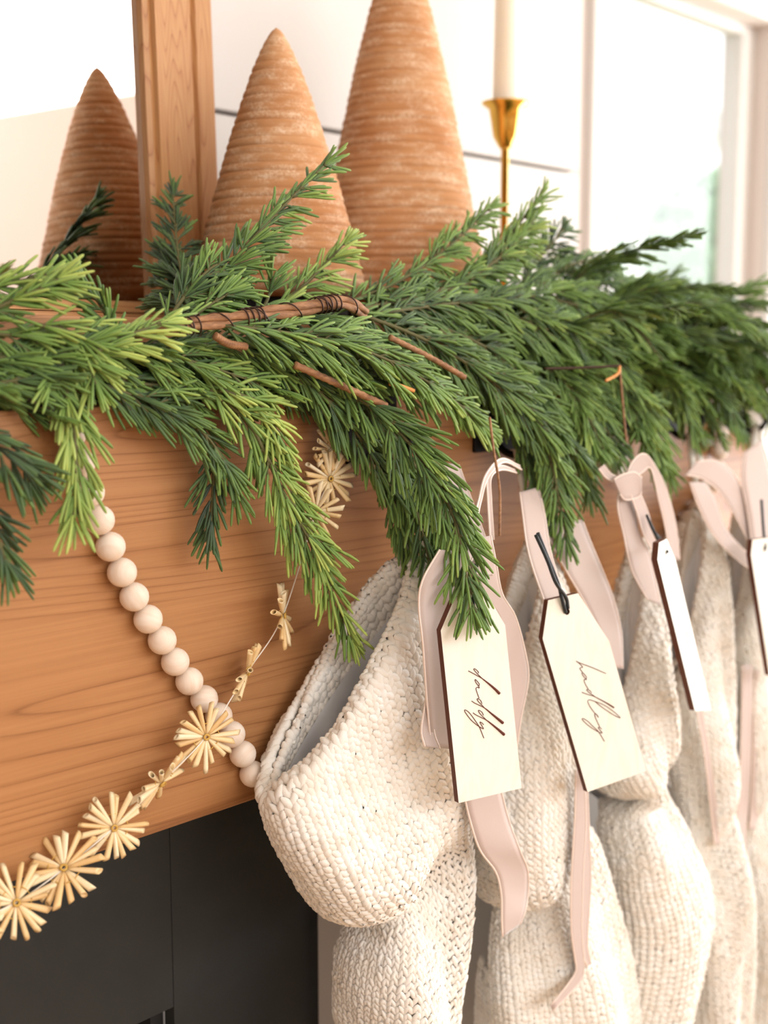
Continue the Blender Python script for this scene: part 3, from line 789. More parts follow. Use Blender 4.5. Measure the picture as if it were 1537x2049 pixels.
ribbon('blush velvet ribbon tied above the hadley tag, forked tail below it',
       [('loop', (-.055, -.105), [(1040, 985, 1078, 975), (1046, 1030, 1090, 1030), (1054, 1090, 1098, 1085), (1067, 1140, 1110, 1135), (1090, 1205, 1128, 1195)]),
        ('loop', (-.060, -.098), [(1088, 1050, 1165, 1040), (1105, 1090, 1182, 1085), (1132, 1140, 1205, 1140), (1170, 1205, 1228, 1200, 0, -.004), (1200, 1265, 1243, 1265), (1222, 1335, 1246, 1338)]),
        ('tail', (-.104, -.100), [(1152, 1540, 1168, 1542), (1150, 1640, 1172, 1640), (1143, 1760, 1166, 1760), (1143, 1860, 1164, 1862), (1150, 1915, 1168, 1918), (1152, 1945, 1166, 1955), (1128, 1980, 1138, 1990), (1102, 2012, 1106, 2022)]),
        ('tail', (-.102, -.100), [(1158, 1555, 1174, 1550), (1164, 1640, 1178, 1640), (1164, 1760, 1182, 1760), (1160, 1870, 1176, 1868), (1168, 1915, 1178, 1910), (1190, 1970, 1196, 1966), (1206, 2005, 1208, 2002)])],
       at(1065, 1000, -.06))
ribbon('blush velvet ribbon knotted in a bow above the edge-on tag',
       [('loop', (-.085, -.092), [(1248, 985, 1262, 960), (1262, 930, 1285, 945), (1290, 908, 1300, 935), (1318, 945, 1310, 962), (1335, 985, 1318, 1000), (1352, 1050, 1330, 1050), (1360, 1120, 1342, 1120)]),
        ('loop', (-.085, -.090), [(1240, 975, 1252, 990), (1236, 1015, 1268, 1005), (1248, 1070, 1278, 1062), (1256, 1110, 1300, 1110), (1268, 1150, 1312, 1160), (1296, 1200, 1320, 1210)]),
        ('knot', (-.090, -.094), [(1228, 960, 1240, 988), (1245, 950, 1252, 1000), (1268, 945, 1276, 995), (1284, 955, 1284, 985)]),
        ('tail', (-.080, -.086), [(1198, 938, 1208, 930), (1215, 958, 1222, 948), (1240, 968, 1244, 958)]),
        ('tail', (-.092, -.090), [(1262, 990, 1280, 985), (1276, 1030, 1296, 1025), (1288, 1070, 1306, 1065), (1304, 1100, 1318, 1096)]),
        ('tail', (-.092, -.088), [(1394, 1418, 1404, 1416), (1408, 1500, 1418, 1500), (1420, 1600, 1432, 1600), (1430, 1690, 1440, 1690)])],
       at(1258, 968, -.09))
ribbon('wide looped blush ribbon at the two white hanging cords',
       [('loop', (-.070, -.085), [(1372, 950, 1392, 925), (1405, 958, 1432, 922), (1440, 985, 1468, 948), (1470, 1030, 1492, 1000), (1505, 1095, 1520, 1065), (1540, 1130, 1550, 1100)]),
        ('loop', (-.074, -.088), [(1380, 965, 1410, 965), (1400, 1020, 1432, 1000), (1428, 1070, 1448, 1050), (1470, 1115, 1484, 1096), (1536, 1165, 1544, 1145)]),
        ('tail', (-.080, -.084), [(1486, 1330, 1506, 1330), (1484, 1450, 1504, 1450), (1480, 1580, 1500, 1580), (1474, 1680, 1492, 1680), (1490, 1800, 1500, 1795), (1500, 1860, 1508, 1856)])],
       at(1390, 940, -.07))
ribbon('broad blush ribbon at the right edge of the picture',
       [('loop', (-.075, -.090), [(1490, 905, 1524, 880), (1484, 960, 1545, 950), (1496, 1030, 1560, 1030), (1506, 1110, 1575, 1110), (1516, 1200, 1580, 1200)]),
        ('tail', (-.080, -.084), [(1512, 1340, 1535, 1340), (1508, 1460, 1532, 1460), (1505, 1580, 1526, 1580), (1500, 1660, 1512, 1660)])],
       at(1520, 900, -.075))

# ------------------------------------------------------------------ wooden name tags
def name_tag(label, poly, hole, hr, P, n, strokes, cord, word):
    n = unit(n); pts = np.array([on_plane(x, y, P, n) for x, y in poly]); hc = on_plane(hole[0], hole[1], P, n)
    ex = unit(pts[1] - pts[0]); ex = unit(ex - n * np.dot(ex, n)); ey = np.cross(n, ex)
    U = np.stack([(pts - hc) @ ex, (pts - hc) @ ey], 1)
    ang = list(np.linspace(-math.pi, math.pi, 48, endpoint=False)) + [math.atan2(b_, a) for a, b_ in U]
    ang = sorted(ang)
    outer = []
    for a in ang:
        d_ = np.array([math.cos(a), math.sin(a)]); best = 1e9
        for i in range(len(U)):
            p, q = U[i], U[(i + 1) % len(U)]; e = q - p
            den = d_[0] * (-e[1]) + e[0] * d_[1]
            if abs(den) < 1e-12: continue
            t = (p[0] * (-e[1]) + e[0] * p[1]) / den; s_ = (d_[0] * p[1] - d_[1] * p[0]) / den
            if t > 0 and -1e-6 <= s_ <= 1 + 1e-6: best = min(best, t)
        outer.append(d_ * best)
    k = len(ang); th = .0052
    to3 = lambda u, z: hc + ex * u[0] + ey * u[1] + n * z
    V = []
    for z in (0, -th):
        V += [to3(o_, z) for o_ in outer]; V += [to3((hr * math.cos(a), hr * math.sin(a)), z) for a in ang]
    f, mi = [], []
    for i in range(k):
        j = (i + 1) % k
        f.append((i, j, k + j, k + i)); mi.append(0)
        f.append((2 * k + j, 2 * k + i, 3 * k + i, 3 * k + j)); mi.append(0)
        f.append((j, i, 2 * k + i, 2 * k + j)); mi.append(1)
        f.append((k + i, k + j, 3 * k + j, 3 * k + i)); mi.append(1)
    e_ = empty('name_tag', tuple(pts[0])); tag(e_, label, 'tag', 'wooden name tags')
    inv = Matrix.Translation(Vector((-pts[0]).tolist()))
    me = pydata('board', V, f, False); me.materials.append(M['birch']); me.materials.append(M['burnt'])
    me.polygons.foreach_set('material_index', mi); me.transform(inv); obj('board', me, None, e_)
    paths = []
    for st_, r0, r1 in strokes:
        p3 = np.array([on_plane(x, y, P, n) + n * .0002 for x, y in st_])
        sp = spline(p3, max(16, 6 * len(st_)))
        paths.append((sp, np.linspace(r0, r1, len(sp))))
    if paths:
        me = tube_mesh('lettering', paths, 6); me.transform(inv); o = obj('lettering', me, M['ink'], e_)
        if word: o['label'] = word
    for cp in cord:
        p3 = spline(np.array([at(*q) if len(q) == 3 else on_plane(q[0], q[1], P, n) + n * .001 for q in cp]), 26)
        me = tube_mesh('cord', [(p3, .0014)], 6); me.transform(inv); obj('cord', me, M['cord'], e_)
    return e_

def ca(pts): return [(915 + x / 12.05, 1320 + y / 12.05) for x, y in pts]
def cb(pts): return [(1140 + x / 11.075, 1310 + y / 11.075) for x, y in pts]
fine = .00027; bold = .00105
daddy = [(ca([(268, 270), (400, 340), (560, 430), (620, 468)]), fine, fine),
         (ca([(515, 325), (500, 285), (450, 235), (405, 215), (400, 240), (440, 290), (515, 370), (600, 450)]), fine, fine),
         (ca([(560, 425), (620, 468), (760, 580), (900, 700), (1015, 815)]), fine, bold),
         (ca([(515, 640), (450, 550), (425, 490), (440, 478), (490, 530), (530, 590), (518, 640), (530, 682), (480, 665), (452, 690), (465, 760), (525, 930)]), fine, fine),
         (ca([(345, 995), (430, 1050), (560, 1110), (660, 1165)]), fine, fine),
         (ca([(595, 1060), (560, 980), (500, 940), (476, 950), (510, 1010), (600, 1100), (650, 1155)]), fine, fine),
         (ca([(620, 1140), (700, 1195), (800, 1280), (960, 1410), (1100, 1525)]), fine, bold),
         (ca([(380, 1280), (450, 1330), (600, 1405), (700, 1450)]), fine, fine),
         (ca([(630, 1340), (600, 1270), (540, 1225), (508, 1225), (540, 1290), (630, 1385), (700, 1450)]), fine, fine),
         (ca([(660, 1430), (750, 1490), (900, 1610), (1020, 1710), (1130, 1805)]), fine, bold),
         (ca([(635, 1565), (590, 1520), (542, 1500), (580, 1570), (635, 1665), (600, 1655), (480, 1580), (330, 1450), (220, 1310), (172, 1230), (190, 1208), (270, 1260), (370, 1380), (480, 1540), (540, 1640), (640, 1890)]), fine, fine)]
hadley = [(cb([(800, 415), (500, 285), (220, 180), (145, 140)]), fine, fine),
          (cb([(145, 140), (210, 190), (285, 275), (232, 292), (228, 312), (290, 400)]), fine, fine),
          (cb([(290, 402), (268, 412), (300, 470), (355, 530), (372, 500), (330, 440), (288, 400)]), fine, fine),
          (cb([(355, 530), (372, 555), (326, 548), (320, 580), (350, 660), (410, 760)]), fine, fine),
          (cb([(268, 832), (400, 880), (520, 915), (600, 952)]), fine, fine),
          (cb([(485, 840), (440, 790), (390, 770), (375, 785), (420, 830), (500, 885), (580, 940)]), fine, fine),
          (cb([(540, 920), (600, 952), (800, 1060), (980, 1170)]), fine, bold * .6),
          (cb([(560, 1300), (470, 1180), (405, 1060), (400, 1015), (440, 1000), (560, 1035), (750, 1110), (950, 1240), (1110, 1380), (1100, 1395), (950, 1320), (700, 1150), (570, 1045)]), fine, fine),
          (cb([(560, 1300), (600, 1330), (635, 1385)]), fine * 1.4, fine * 1.4),
          (cb([(560, 1300), (553, 1340), (580, 1420), (665, 1600)]), fine, fine),
          (cb([(710, 1650), (670, 1615), (628, 1610), (670, 1670), (725, 1735), (640, 1710), (500, 1630), (370, 1530), (290, 1450), (272, 1418), (300, 1415), (390, 1465), (500, 1570), (640, 1710), (770, 1920)]), fine, fine)]
view = unit(-(FW))
rot = lambda v, a: np.array([v[0] * math.cos(a) - v[1] * math.sin(a), v[0] * math.sin(a) + v[1] * math.cos(a), v[2]])
hn = unit(np.array([-HV[0], -HV[1], 0]))
T1 = at(962, 1400, -.130)
name_tag('pale wooden gift tag engraved daddy on the nearest stocking',
         [(910, 1196), (969, 1179), (1011, 1251), (1044, 1577), (918, 1607), (882, 1262)], (946, 1222), .0024, T1, rot(hn, math.radians(30)) + np.array([0, 0, .05]),
         daddy, [[(952, 1130, -.112), (946, 1180, -.122), (945, 1206), (947, 1222)]], 'engraved script reading daddy')
T2 = at(1185, 1390, -.130)
name_tag('pale wooden gift tag engraved hadley on a black cord',
         [(1097, 1201), (1157, 1187), (1219, 1283), (1293, 1543), (1176, 1585), (1086, 1278)], (1135, 1224), .0024, T2, rot(hn, math.radians(28)) + np.array([0, 0, .05]),
         hadley, [[(1072, 1070, -.108), (1095, 1120, -.115), (1112, 1165, -.122), (1131, 1195), (1135, 1218)],
                  [(1076, 1066, -.108), (1100, 1125, -.114), (1118, 1170, -.118), (1124, 1196, -.120), (1132, 1226, -.120)]], 'engraved script reading hadley')
T3 = at(1370, 1260, -.128)
name_tag('wooden gift tag turned almost edge-on to the camera',
         [(1319, 1086), (1334, 1078), (1352, 1120), (1423, 1421), (1391, 1422), (1316, 1120)], (1333, 1108), .0013, T3, rot(hn, math.radians(56)) + np.array([0, 0, .03]),
         [([(1372, 1262), (1376, 1272), (1373, 1282), (1380, 1292), (1376, 1304), (1384, 1318), (1386, 1330)], .0003, .0003)],
         [[(1294, 1030, -.095), (1308, 1062, -.102), (1326, 1085, -.106), (1333, 1104)], [(1300, 1044, -.096), (1314, 1075, -.104), (1322, 1090, -.112)]], None)
T4 = at(1528, 1230, -.115)
name_tag('wooden gift tag half out of frame at the right edge',
         [(1506, 1080), (1545, 1075), (1560, 1110), (1600, 1345), (1540, 1352), (1503, 1110)], (1530, 1100), .002, T4, rot(hn, math.radians(40)) + np.array([0, 0, .03]),
         [], [[(1524, 1000, -.10), (1528, 1060, -.108), (1530, 1098)]], None)

# ------------------------------------------------------------------ wooden bead garland
BR = .0092
bp = [at(0, 800, .012), at(75, 788, .006)]
bp = [np.array([-.012, .016, BR + .001]), np.array([.024, .006, BR + .001])]
bp += [at(118, 812, -BR * .9), at(150, 900, -BR), at(172, 965, -BR), at(195, 1030, -BR), at(233, 1121, -BR), at(273, 1202, -BR), at(320, 1274, -BR), at(362, 1341, -BR), at(406, 1395, -BR),
       at(455, 1455, -BR), at(488, 1512, -BR), at(525, 1556, -BR)]
e0 = bp[-1]
for k in range(1, 9):                        # the swag runs on behind the stockings and climbs to the far end
    a = k / 8
    bp.append(np.array([e0[0] + a * (.80 - e0[0]), -BR, e0[2] * (1 - a ** 3) + a ** 3 * (-.10) - .035 * math.sin(math.pi * min(1, a * 1.3))]))
bp.append(at(1440, 868, -BR)); bp.append(at(1452, 800, -BR))
fine_ = spline(np.array(bp), 1200)
bead = ico('bead', BR, 3)
bead.polygons.foreach_set('use_smooth', [True] * len(bead.polygons)); bead.materials.append(M['bead'])
bg_ = empty('bead_garland', (0, 0, 0))
tag(bg_, 'pale round wooden bead garland draped down the front of the mantel', 'garland')
pos = fine_[0]; last = pos; cnt = 0
for p in fine_:
    if cnt == 0 or np.linalg.norm(p - last) >= BR * 1.97:
        o = obj('bead', bead, None, bg_, tuple(p)); last = p; cnt += 1
        o.rotation_euler = (random.random() * 6, random.random() * 6, random.random() * 6)
obj('string', tube_mesh('string', [(fine_[::6], .0009)], 6), M['thread'], bg_)

# ------------------------------------------------------------------ straw star garland
def straw_mesh():
    """hollow straw along +X, pinched at the star's centre, cut on the slant at the tip"""
    xs = [.0015, .006, .010, .019, .0215]; ro = [.0006, .0013, .0017, .0020, .0020]
    k = 10; V = []
    for x, r_ in zip(xs, ro):
        for j in range(k):
            a = j * 2 * math.pi / k
            V.append((x + (.0012 * math.cos(a) if x == xs[-1] else 0), r_ * math.cos(a), r_ * .8 * math.sin(a)))
    for x, r_ in ((.0205, .0015), (.012, .0013)):
        for j in range(k):
            a = j * 2 * math.pi / k
            V.append((x + (.0012 * math.cos(a) if x > .02 else 0), r_ * math.cos(a), r_ * .8 * math.sin(a)))
    f = []
    for i in range(6):
        for j in range(k): f.append((i * k + j, i * k + (j + 1) % k, (i + 1) * k + (j + 1) % k, (i + 1) * k + j))
    f.append(tuple(6 * k + j for j in range(k))); f.append(tuple(range(k))[::-1])
    me = pydata('straw', V, f); me.materials.append(M['straw']); return me
straw = straw_mesh()
sg = empty('straw_star_garland', (0, 0, 0))
tag(sg, 'thread of golden straw stars strung across the pine mantel front', 'garland')
ring = [(.0085 * math.cos(a), .0085 * math.sin(a), .0012 * math.sin(9 * a)) for a in np.linspace(0, 2 * math.pi, 40)]
knot = [(.0016 * math.cos(a), .0016 * math.sin(a), .0016) for a in np.linspace(0, 2 * math.pi, 12)]
star_me = tube_mesh('star', [(ring, .0003), (knot, .0007)], 5); star_me.materials.append(M['gold_thread'])
# centre pixel, depth, facing direction (world), spin, straw count, size
stars = [(664, 900, -.014, (.1, -1, .1), .3, 16, .8), (660, 958, -.016, (-.15, -1, .05), .1, 18, 1.0), (632, 1024, -.018, (-.75, -.6, .2), .6, 16, .95),
         (566, 1232, -.020, (.62, -.78, .04), .2, 14, 1.02), (495, 1345, -.020, (.60, -.70, -.38), .9, 14, 1.0),
         (412, 1474, -.026, (-.3, -1, .1), .4, 19, 1.02), (322, 1566, -.022, (.25, -.75, -.62), .2, 16, 1.05),
         (228, 1656, -.022, (-.35, -1, .15), .0, 19, 1.0), (128, 1738, -.020, (-.5, -.62, .75), .5, 18, 1.1), (32, 1806, -.018, (-.3, -1, .35), .3, 18, 1.06), (-70, 1850, -.018, (-.2, -1, .2), .3, 18, 1.0)]
cs = []
for x, y, Y, d_, spin, cnt_, sz in stars:
    c_ = at(x, y, Y); cs.append(c_)
    o = obj('star', star_me, None, sg, tuple(c_))
    o.rotation_euler = Vector(d_).to_track_quat('Z', 'Y').to_euler(); o.scale = (sz, sz, sz)
    for j in range(cnt_):
        q = obj('straw', straw, None, o)
        gap = random.uniform(-.10, .10)
        q.rotation_euler = (random.random() * 6.28, random.uniform(-.16, .16), spin + j * 2 * math.pi / cnt_ + gap)
        l_ = random.uniform(.86, 1.06); q.scale = (l_, 1, 1)
obj('string', tube_mesh('string', [(spline(np.array(cs), 160), .00045)], 6), M['thread'], sg)

# ------------------------------------------------------------------ evergreen garland
class Needles:
    def __init__(self): self.B, self.D, self.U, self.Ln, self.R, self.T = [], [], [], [], [], []
    def add(self, b_, d, u, l_, r_, t): self.B.append(b_); self.D.append(d); self.U.append(u); self.Ln.append(l_); self.R.append(r_); self.T.append(t)
    def mesh(self, name):
        B, D, U = np.array(self.B), unit(self.D), np.array(self.U); Ln, R, T = np.array(self.Ln), np.array(self.R), np.array(self.T)
        n = len(B); A = unit(U - D * np.sum(U * D, 1, keepdims=True) + 1e-9); S = np.cross(D, A)
        ts = np.array([0, .34, .70, .94, 1.0]); rs = np.array([.8, 1.0, 1.0, .80, .32]); k = 5
        th = np.linspace(0, 2 * np.pi, k, endpoint=False)
        cen = B[:, None] + D[:, None] * (ts[None] * Ln[:, None])[..., None] + U[:, None] * (ts[None] ** 2 * Ln[:, None])[..., None]
        V = cen[:, :, None] + (R[:, None] * rs[None])[:, :, None, None] * (np.cos(th)[None, None, :, None] * A[:, None, None] + .8 * np.sin(th)[None, None, :, None] * S[:, None, None])
        m_ = len(ts); base = []
        for i in range(m_ - 1):
            for j in range(k): base.append((i * k + j, i * k + (j + 1) % k, (i + 1) * k + (j + 1) % k, (i + 1) * k + j))
        base = np.array(base)
        Q = (base[None] + (np.arange(n) * m_ * k)[:, None, None]).reshape(-1, 4)
        me = fast_mesh(name, V.reshape(-1, 3), Q)
        tint = np.clip(T[:, None, None] + .22 * (ts[None, :, None] - .45), 0, 1) * np.ones((1, 1, k))
        at_ = me.attributes.new('tint', 'FLOAT', 'POINT'); at_.data.foreach_set('value', tint.ravel().astype(np.float32))
        me.materials.append(M['needle'])
        return me

def grow(P, nrm, width, tone, rg, dens=1.0, tipw=.45, nl=.0205, side=(1., 1.)):
    """one cypress sprig along the path P: twigs both sides, soft round needles; returns stem and needle meshes"""
    P = np.asarray(P); n = len(P)
    s = np.concatenate([[0], np.cumsum(np.linalg.norm(np.diff(P, axis=0), axis=1))]); Lt = s[-1]
    T = unit(np.gradient(P, axis=0)); nrm = unit(nrm)
    nd = Needles(); stems = [(P[::2] if n > 8 else P, np.linspace(.0017, .0007, len(P[::2] if n > 8 else P)))]
    step = .0096 / dens; pos_ = .004
    k = 0
    while pos_ < Lt - .002:
        t = pos_ / Lt
        p = np.array([np.interp(pos_, s, P[:, c]) for c in range(3)]); tg = unit(np.array([np.interp(pos_, s, T[:, c]) for c in range(3)]))
        nn = unit(nrm - tg * np.dot(nrm, tg)); sd = np.cross(tg, nn)
        env = min(1.0, .55 + t * 2.2) * (1 - (1 - tipw) * max(0, (t - .45) / .55) ** 1.3)
        for sgn in (1, -1, 0):
            if sgn == 0 and k % 2: continue
            a = math.radians(rg.uniform(17, 44) * (1.12 - .3 * t)) * (1 if sgn else .6)
            lat = sd * sgn if sgn else nn * rg.choice([1, 1, -1]) + sd * rg.uniform(-.6, .6)
            d = unit(tg * math.cos(a) + unit(lat) * math.sin(a) + nn * rg.normal(0, .16))
            bl = 1.14 * width * env * rg.uniform(.72, 1.12) * (.75 if sgn == 0 else (side[0] if sgn > 0 else side[1]))
            bl = max(.006, bl - nl * .55)
            # twig with its own small droop and forward curl
            crv = unit(tg * .8 + np.array([0, 0, -.75])) * .26
            m_ = 5; tt = np.linspace(0, 1, m_)[:, None]
            tw = p + d * bl * tt + crv * bl * tt ** 2
            stems.append((tw, np.linspace(.0009, .0005, m_)))
            q = .12 * bl + rg.uniform(0, .003); j = 0
            tone_t = tone + rg.normal(0, .07)
            while q < bl:
                u = q / bl; pp = p + d * q + crv * bl * u * u; dd = unit(d + 2 * crv * u)
                for s2 in ((1, -1) if rg.random() < .8 else (1,)):
                    b2 = math.radians(rg.uniform(9, 25)); l2 = unit(np.cross(dd, nn) * s2 + nn * rg.normal(0, .6))
                    d2 = dd * math.cos(b2) + l2 * math.sin(b2)
                    nd.add(pp, d2, unit(dd - l2 * .7 + nn * rg.normal(0, .5)) * rg.uniform(.04, .26) + np.array([0, 0, -.09]), nl * rg.uniform(.72, 1.1), rg.uniform(.00102, .00132), tone_t + rg.normal(0, .06) + .12 * u + .10 * t)
                q += .0049 / dens; j += 1
            nd.add(p + d * bl + crv * bl, unit(d + 2 * crv), np.array([0, 0, -.03]), nl * rg.uniform(.7, 1.0), .0011, tone_t + .2)
        pos_ += step; k += 1
    for _ in range(4):
        nd.add(P[-1] - T[-1] * .002, unit(T[-1] + rg.normal(0, .22, 3)), np.zeros(3) + .01, nl * rg.uniform(.6, .95), .0011, tone + .2)
    return tube_mesh('sprig', stems, 5), nd.mesh('needles')

gl_ = empty('evergreen_garland', (.3, .03, .0))
tag(gl_, 'lush green cypress garland lying along the top of the mantel and spilling over', 'garland')
GI = Matrix.Translation(Vector((-.3, -.03, 0)))
rgG = np.random.default_rng(42)
def hero(px, Y0, Y1, width, tone, nrm=(-.35, -.85, .35), dens=1.0, tipw=.45, nl=.0205, side=(1., 1.), n=30):
    m_ = len(px)
    pts = np.array([at(x, y, Y0 + (Y1 - Y0) * (k / (m_ - 1))) for k, (x, y) in enumerate(px)])
    P = spline(pts, n)
    st_, nd_ = grow(P, np.array(nrm) + rgG.normal(0, .06, 3), width, tone, rgG, dens, tipw, nl, side)
    st_.transform(GI); nd_.transform(GI)
    o = obj('sprig', st_, M['twig'], gl_); q = obj('needles', nd_, None, o); q['kind'] = 'stuff'
    return o

# --- filler sprigs: shared variants copied along the spine of the garland
variants = []
for k in range(7):
    ln = rgG.uniform(.11, .16)
    pts = [(0, 0, 0), (ln * .35, rgG.normal(0, .008), .006), (ln * .7, rgG.normal(0, .012), -.002), (ln, rgG.normal(0, .016), -.022)]
    st_, nd_ = grow(spline(np.array(pts), 26), np.array([0, 0, 1.]), rgG.uniform(.026, .034), .26 + .07 * (k % 3), rgG, .9)
    st_.materials.append(M['twig']); variants.append((st_, nd_))
def filler(loc, yaw, pitch, roll, sc, v):
    st_, nd_ = variants[v % len(variants)]
    o = obj('sprig', st_, None, gl_, (loc[0] - .3, loc[1] - .03, loc[2])); o.rotation_euler = (roll, pitch, yaw); o.scale = (sc, sc, sc)
    q = obj('needles', nd_, None, o); q['kind'] = 'stuff'
for k in range(56):                          # low dark layer lying on the beam
    x = -.22 + .74 * (k + .5) / 56
    filler((x, .030 + rgG.normal(0, .012), .010 + .022 * rgG.random()), rgG.uniform(-.42, .30), rgG.uniform(-.10, .10), rgG.normal(0, .3), rgG.uniform(.7, .95), int(rgG.integers(0, 7)))
for k in range(70):                          # thicker towards the far end
    a = (k + .5) / 70; x = .44 + a * .42; lay = k % 4
    y = (.030, .012, .052, .04)[lay] + rgG.normal(0, .006)
    z = (.024, .014, .046, .034)[lay] + .012 * rgG.random()
    yaw = (rgG.uniform(-1.0, .1), rgG.uniform(-1.2, -.2), rgG.uniform(-.7, .7), rgG.uniform(-.9, .3))[lay]
    pitch = (rgG.uniform(.0, .3), rgG.uniform(.1, .6), rgG.uniform(-.30, .1), rgG.uniform(-.1, .2))[lay]
    filler((x, y, z), yaw, pitch, rgG.normal(0, .3), rgG.uniform(.75, 1.0), int(rgG.integers(0, 7)))
for k in range(34):                          # fuller far end
    x = .52 + .36 * (k + .5) / 34
    filler((x, .03 + rgG.normal(0, .02), .03 + .05 * rgG.random()), rgG.uniform(-1.6, .9), rgG.uniform(-.7, .6), rgG.normal(0, .5), rgG.uniform(.65, .95), k)

# --- sprigs one can follow in the photograph: path in pixels, depth at base and tip, half width, tone
HERO = [
    ([(118, 650), (128, 760), (150, 880), (150, 1050)], -.006, -.034, .023, .60),
    ([(-60, 640), (30, 600), (120, 560)], .01, -.01, .017, .58),
    ([(-90, 600), (-10, 575), (100, 548)], .02, .0, .014, .60),
    ([(-70, 665), (60, 675), (160, 705), (195, 780)], .01, -.025, .026, .50),
    ([(-70, 740), (10, 715), (100, 715), (190, 680)], .01, -.02, .030, .42),
    ([(-60, 780), (40, 760), (120, 750)], .0, -.02, .022, .25),
    ([(-80, 850), (-10, 890), (75, 965)], -.02, -.03, .024, .10),
    ([(-60, 980), (-15, 1050), (12, 1125)], -.02, -.03, .018, .10),
    ([(222, 700), (212, 630), (168, 568)], .0, .0, .013, .36),
    ([(190, 705), (250, 675), (335, 640)], -.020, -.030, .020, .66),
    ([(70, 650), (140, 665), (200, 715)], -.005, -.02, .024, .64),
    ([(190, 770), (320, 810), (420, 880), (475, 985)], -.01, -.030, .028, .26),
    ([(420, 780), (500, 850), (562, 975), (635, 1115), (705, 1280)], -.020, -.050, .028, .56),
    ([(430, 890), (426, 990), (418, 1088)], -.018, -.022, .014, .08),
    ([(440, 780), (520, 810), (575, 900)], -.024, -.034, .022, .66),
    ([(140, 700), (280, 700), (400, 728), (525, 770)], .0, -.024, .030, .46),
    ([(170, 750), (300, 770), (420, 775), (520, 800)], -.005, -.02, .026, .36),
    ([(280, 690), (400, 688), (500, 700), (570, 745)], -.004, -.02, .020, .30),
    ([(440, 730), (560, 765), (640, 810)], .0, -.012, .024, .18),
    ([(490, 650), (610, 755), (712, 865), (780, 975), (818, 1080), (842, 1175)], -.012, -.060, .025, .30),
    ([(680, 770), (780, 845), (850, 930), (910, 1040), (946, 1222)], -.026, -.134, .036, .36),
    ([(730, 820), (790, 930), (835, 1030), (860, 1130)], -.020, -.075, .026, .30),
    ([(760, 830), (840, 950), (890, 1070), (915, 1180)], -.022, -.10, .028, .34),
    ([(440, 650), (580, 668), (720, 698), (850, 760), (982, 858)], -.022, -.055, .033, .42),
    ([(500, 640), (640, 645), (760, 690), (850, 745)], -.008, -.03, .028, .34),
    ([(560, 700), (680, 740), (780, 760), (860, 800)], -.012, -.03, .026, .30),
    ([(710, 625), (850, 680), (980, 760), (1085, 870), (1135, 1085)], .0, -.075, .034, .32),
    ([(850, 640), (980, 700), (1080, 790), (1150, 890), (1185, 990)], .0, -.055, .034, .33),
    ([(880, 660), (990, 770), (1055, 890), (1095, 1035)], -.01, -.055, .032, .27),
    ([(940, 700), (1060, 800), (1110, 900), (1140, 980)], -.01, -.06, .030, .36),
    ([(680, 612), (800, 562), (900, 492), (985, 412)], .02, .025, .026, .40),
    ([(710, 622), (850, 590), (960, 560), (1045, 515)], .01, .02, .030, .34),
    ([(740, 630), (880, 610), (1000, 600), (1090, 590)], .0, .0, .032, .30),
    ([(890, 570), (990, 505), (1045, 440), (1088, 384)], .02, .02, .020, .50),
    ([(940, 560), (1030, 490), (1075, 430)], .015, .01, .024, .46),
    ([(385, 640), (450, 545), (540, 440), (657, 323)], .035, .02, .023, .34),
    ([(330, 650), (380, 580), (435, 530), (470, 560)], .03, .03, .030, .33),
    ([(360, 650), (420, 610), (480, 575)], .02, .02, .026, .40),
    ([(550, 620), (620, 560), (692, 484)], .035, .03, .024, .58),
    ([(510, 640), (535, 600), (545, 550)], .03, .03, .018, .44),
    ([(400, 650), (360, 530), (345, 380)], .09, .178, .031, .14),
    ([(420, 655), (360, 580), (330, 500)], .08, .165, .030, .14),
    ([(390, 640), (350, 600), (325, 560)], .09, .150, .024, .12),
    ([(890, 620), (1040, 640), (1140, 700), (1195, 800)], .01, -.03, .036, .35),
    ([(970, 590), (1110, 585), (1200, 595), (1290, 650)], .02, .0, .036, .34),
    ([(1040, 620), (1180, 680), (1260, 780), (1325, 930)], .0, -.055, .036, .38),
    ([(1110, 600), (1250, 640), (1330, 730), (1390, 850)], .01, -.045, .036, .38),
    ([(1040, 570), (1085, 510), (1130, 455)], .05, .05, .024, .14),
    ([(1080, 570), (1160, 525), (1235, 545)], .04, .03, .028, .28),
    ([(1140, 600), (1220, 565), (1300, 575)], .03, .02, .024, .34),
    ([(1190, 610), (1300, 590), (1385, 580)], .03, .02, .025, .30),
    ([(1250, 610), (1340, 565), (1425, 595)], .03, .02, .024, .24),
    ([(1330, 620), (1430, 600), (1505, 660)], .03, .0, .025, .28),
    ([(1290, 650), (1400, 690), (1465, 790)], .01, -.03, .034, .34),
    ([(1370, 650), (1460, 690), (1515, 770)], .01, -.02, .030, .32),
    ([(1130, 710), (1190, 810), (1235, 905)], -.005, -.05, .030, .26),
    ([(1080, 700), (1150, 790), (1190, 890)], -.01, -.05, .032, .36),
    ([(1230, 700), (1290, 820), (1338, 945)], -.01, -.05, .030, .42),
    ([(1300, 720), (1350, 790), (1400, 870)], -.01, -.04, .028, .40),
    ([(1020, 650), (1110, 720), (1190, 760), (1250, 830)], .0, -.03, .034, .34),
]
for h_ in HERO: hero(*h_)

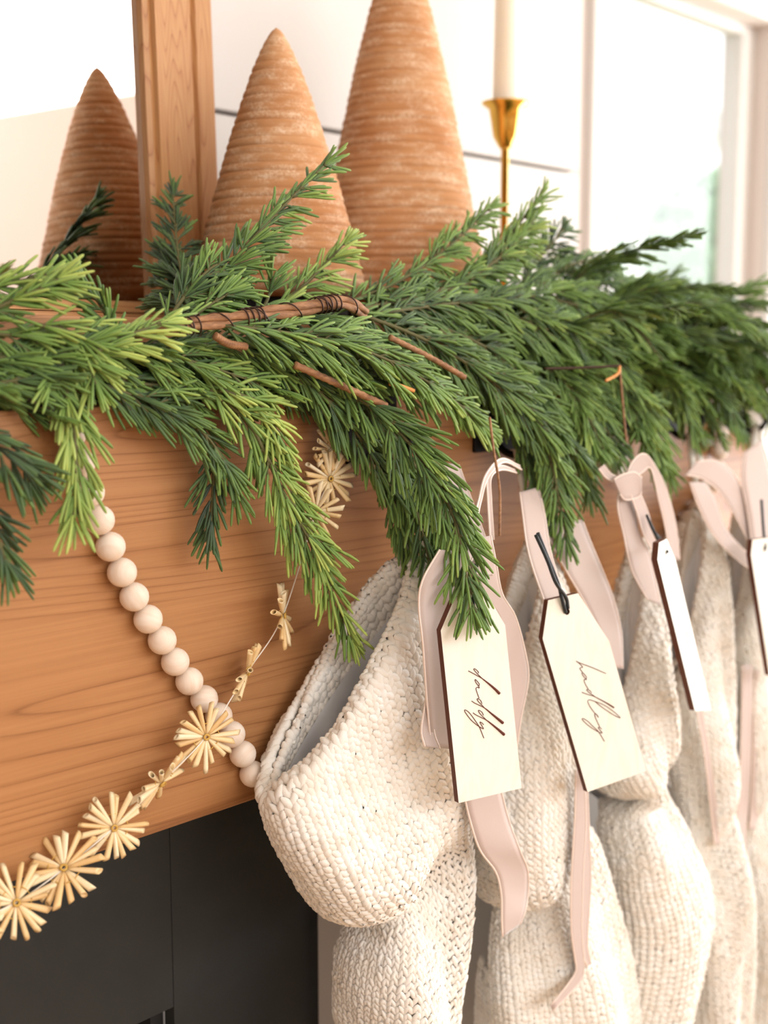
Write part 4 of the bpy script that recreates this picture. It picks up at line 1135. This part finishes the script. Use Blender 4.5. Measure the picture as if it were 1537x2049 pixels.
# --- woody parts: wrapped vine bundle, wired stems, bare twigs
def gpart(name, me, mat):
    me.transform(GI); return obj(name, me, mat, gl_)
vp = spline(np.array([at(270, 668, -.016), at(400, 648, -.020), at(560, 625, -.022), at(680, 606, -.020), at(730, 626, -.012)]), 70)
for k in range(3):
    ph_ = k * 2.1 + np.linspace(0, 7, 70)
    off = np.stack([np.zeros(70), .0021 * np.cos(ph_), .0027 * np.sin(ph_)], 1)
    gpart('vine', tube_mesh('vine', [(vp + off, .0026 + .0004 * np.sin(np.arange(70) * .7 + k))], 9), M['vine'])
tw = []
for a0, b0, turns in ((.14, .24, 4), (.40, .48, 4), (.72, .84, 5)):
    i0, i1 = int(a0 * 69), int(b0 * 69); seg = spline(vp[i0:i1 + 1], 90)
    t_, n_, b_ = frames(seg); an = np.linspace(0, turns * 2 * math.pi, 90)
    tw.append((seg + .0058 * (np.cos(an)[:, None] * n_ + np.sin(an)[:, None] * b_), .0006))
seg = spline(vp, 120); t_, n_, b_ = frames(seg); an = np.linspace(0, 7 * 2 * math.pi, 120)
tw.append((seg + .0056 * (np.cos(an)[:, None] * n_ + np.sin(an)[:, None] * b_), .00055))
for w__ in tw: gpart('wire_wrap', tube_mesh('wire_wrap', [w__], 5), M['wire'])
for px, Y0, Y1, r0 in (([(590, 730), (680, 770), (772, 812)], -.036, -.046, .0025), ([(430, 672), (458, 688), (492, 694)], -.026, -.026, .0026), ([(780, 675), (860, 715), (930, 755)], -.035, -.045, .0022)):
    p3 = spline(np.array([at(x, y, Y0 + (Y1 - Y0) * k / (len(px) - 1)) for k, (x, y) in enumerate(px)]), 60)
    gpart('wrapped_stem', tube_mesh('wrapped_stem', [(p3, r0 * (1 + .10 * np.sin(np.arange(60) * 1.5)))], 10), M['vine'])
for px, Y0, Y1, r0, mt_ in (([(980, 835), (988, 900), (1000, 980), (1000, 1072)], -.07, -.10, .0010, 'vine'), ([(1090, 738), (1160, 736), (1240, 732)], -.03, -.06, .0012, 'wire'),
                            ([(1240, 732), (1244, 780), (1250, 850), (1254, 885)], -.06, -.065, .0010, 'vine'), ([(1240, 732), (1236, 748), (1212, 762)], -.06, -.062, .0013, 'cut_wood'),
                            ([(780, 768), (800, 772), (828, 782)], -.048, -.05, .0015, 'cut_wood')):
    p3 = spline(np.array([at(x, y, Y0 + (Y1 - Y0) * k / (len(px) - 1)) for k, (x, y) in enumerate(px)]), 30)
    gpart('bare_twig', tube_mesh('bare_twig', [(p3, r0)], 7), M[mt_])
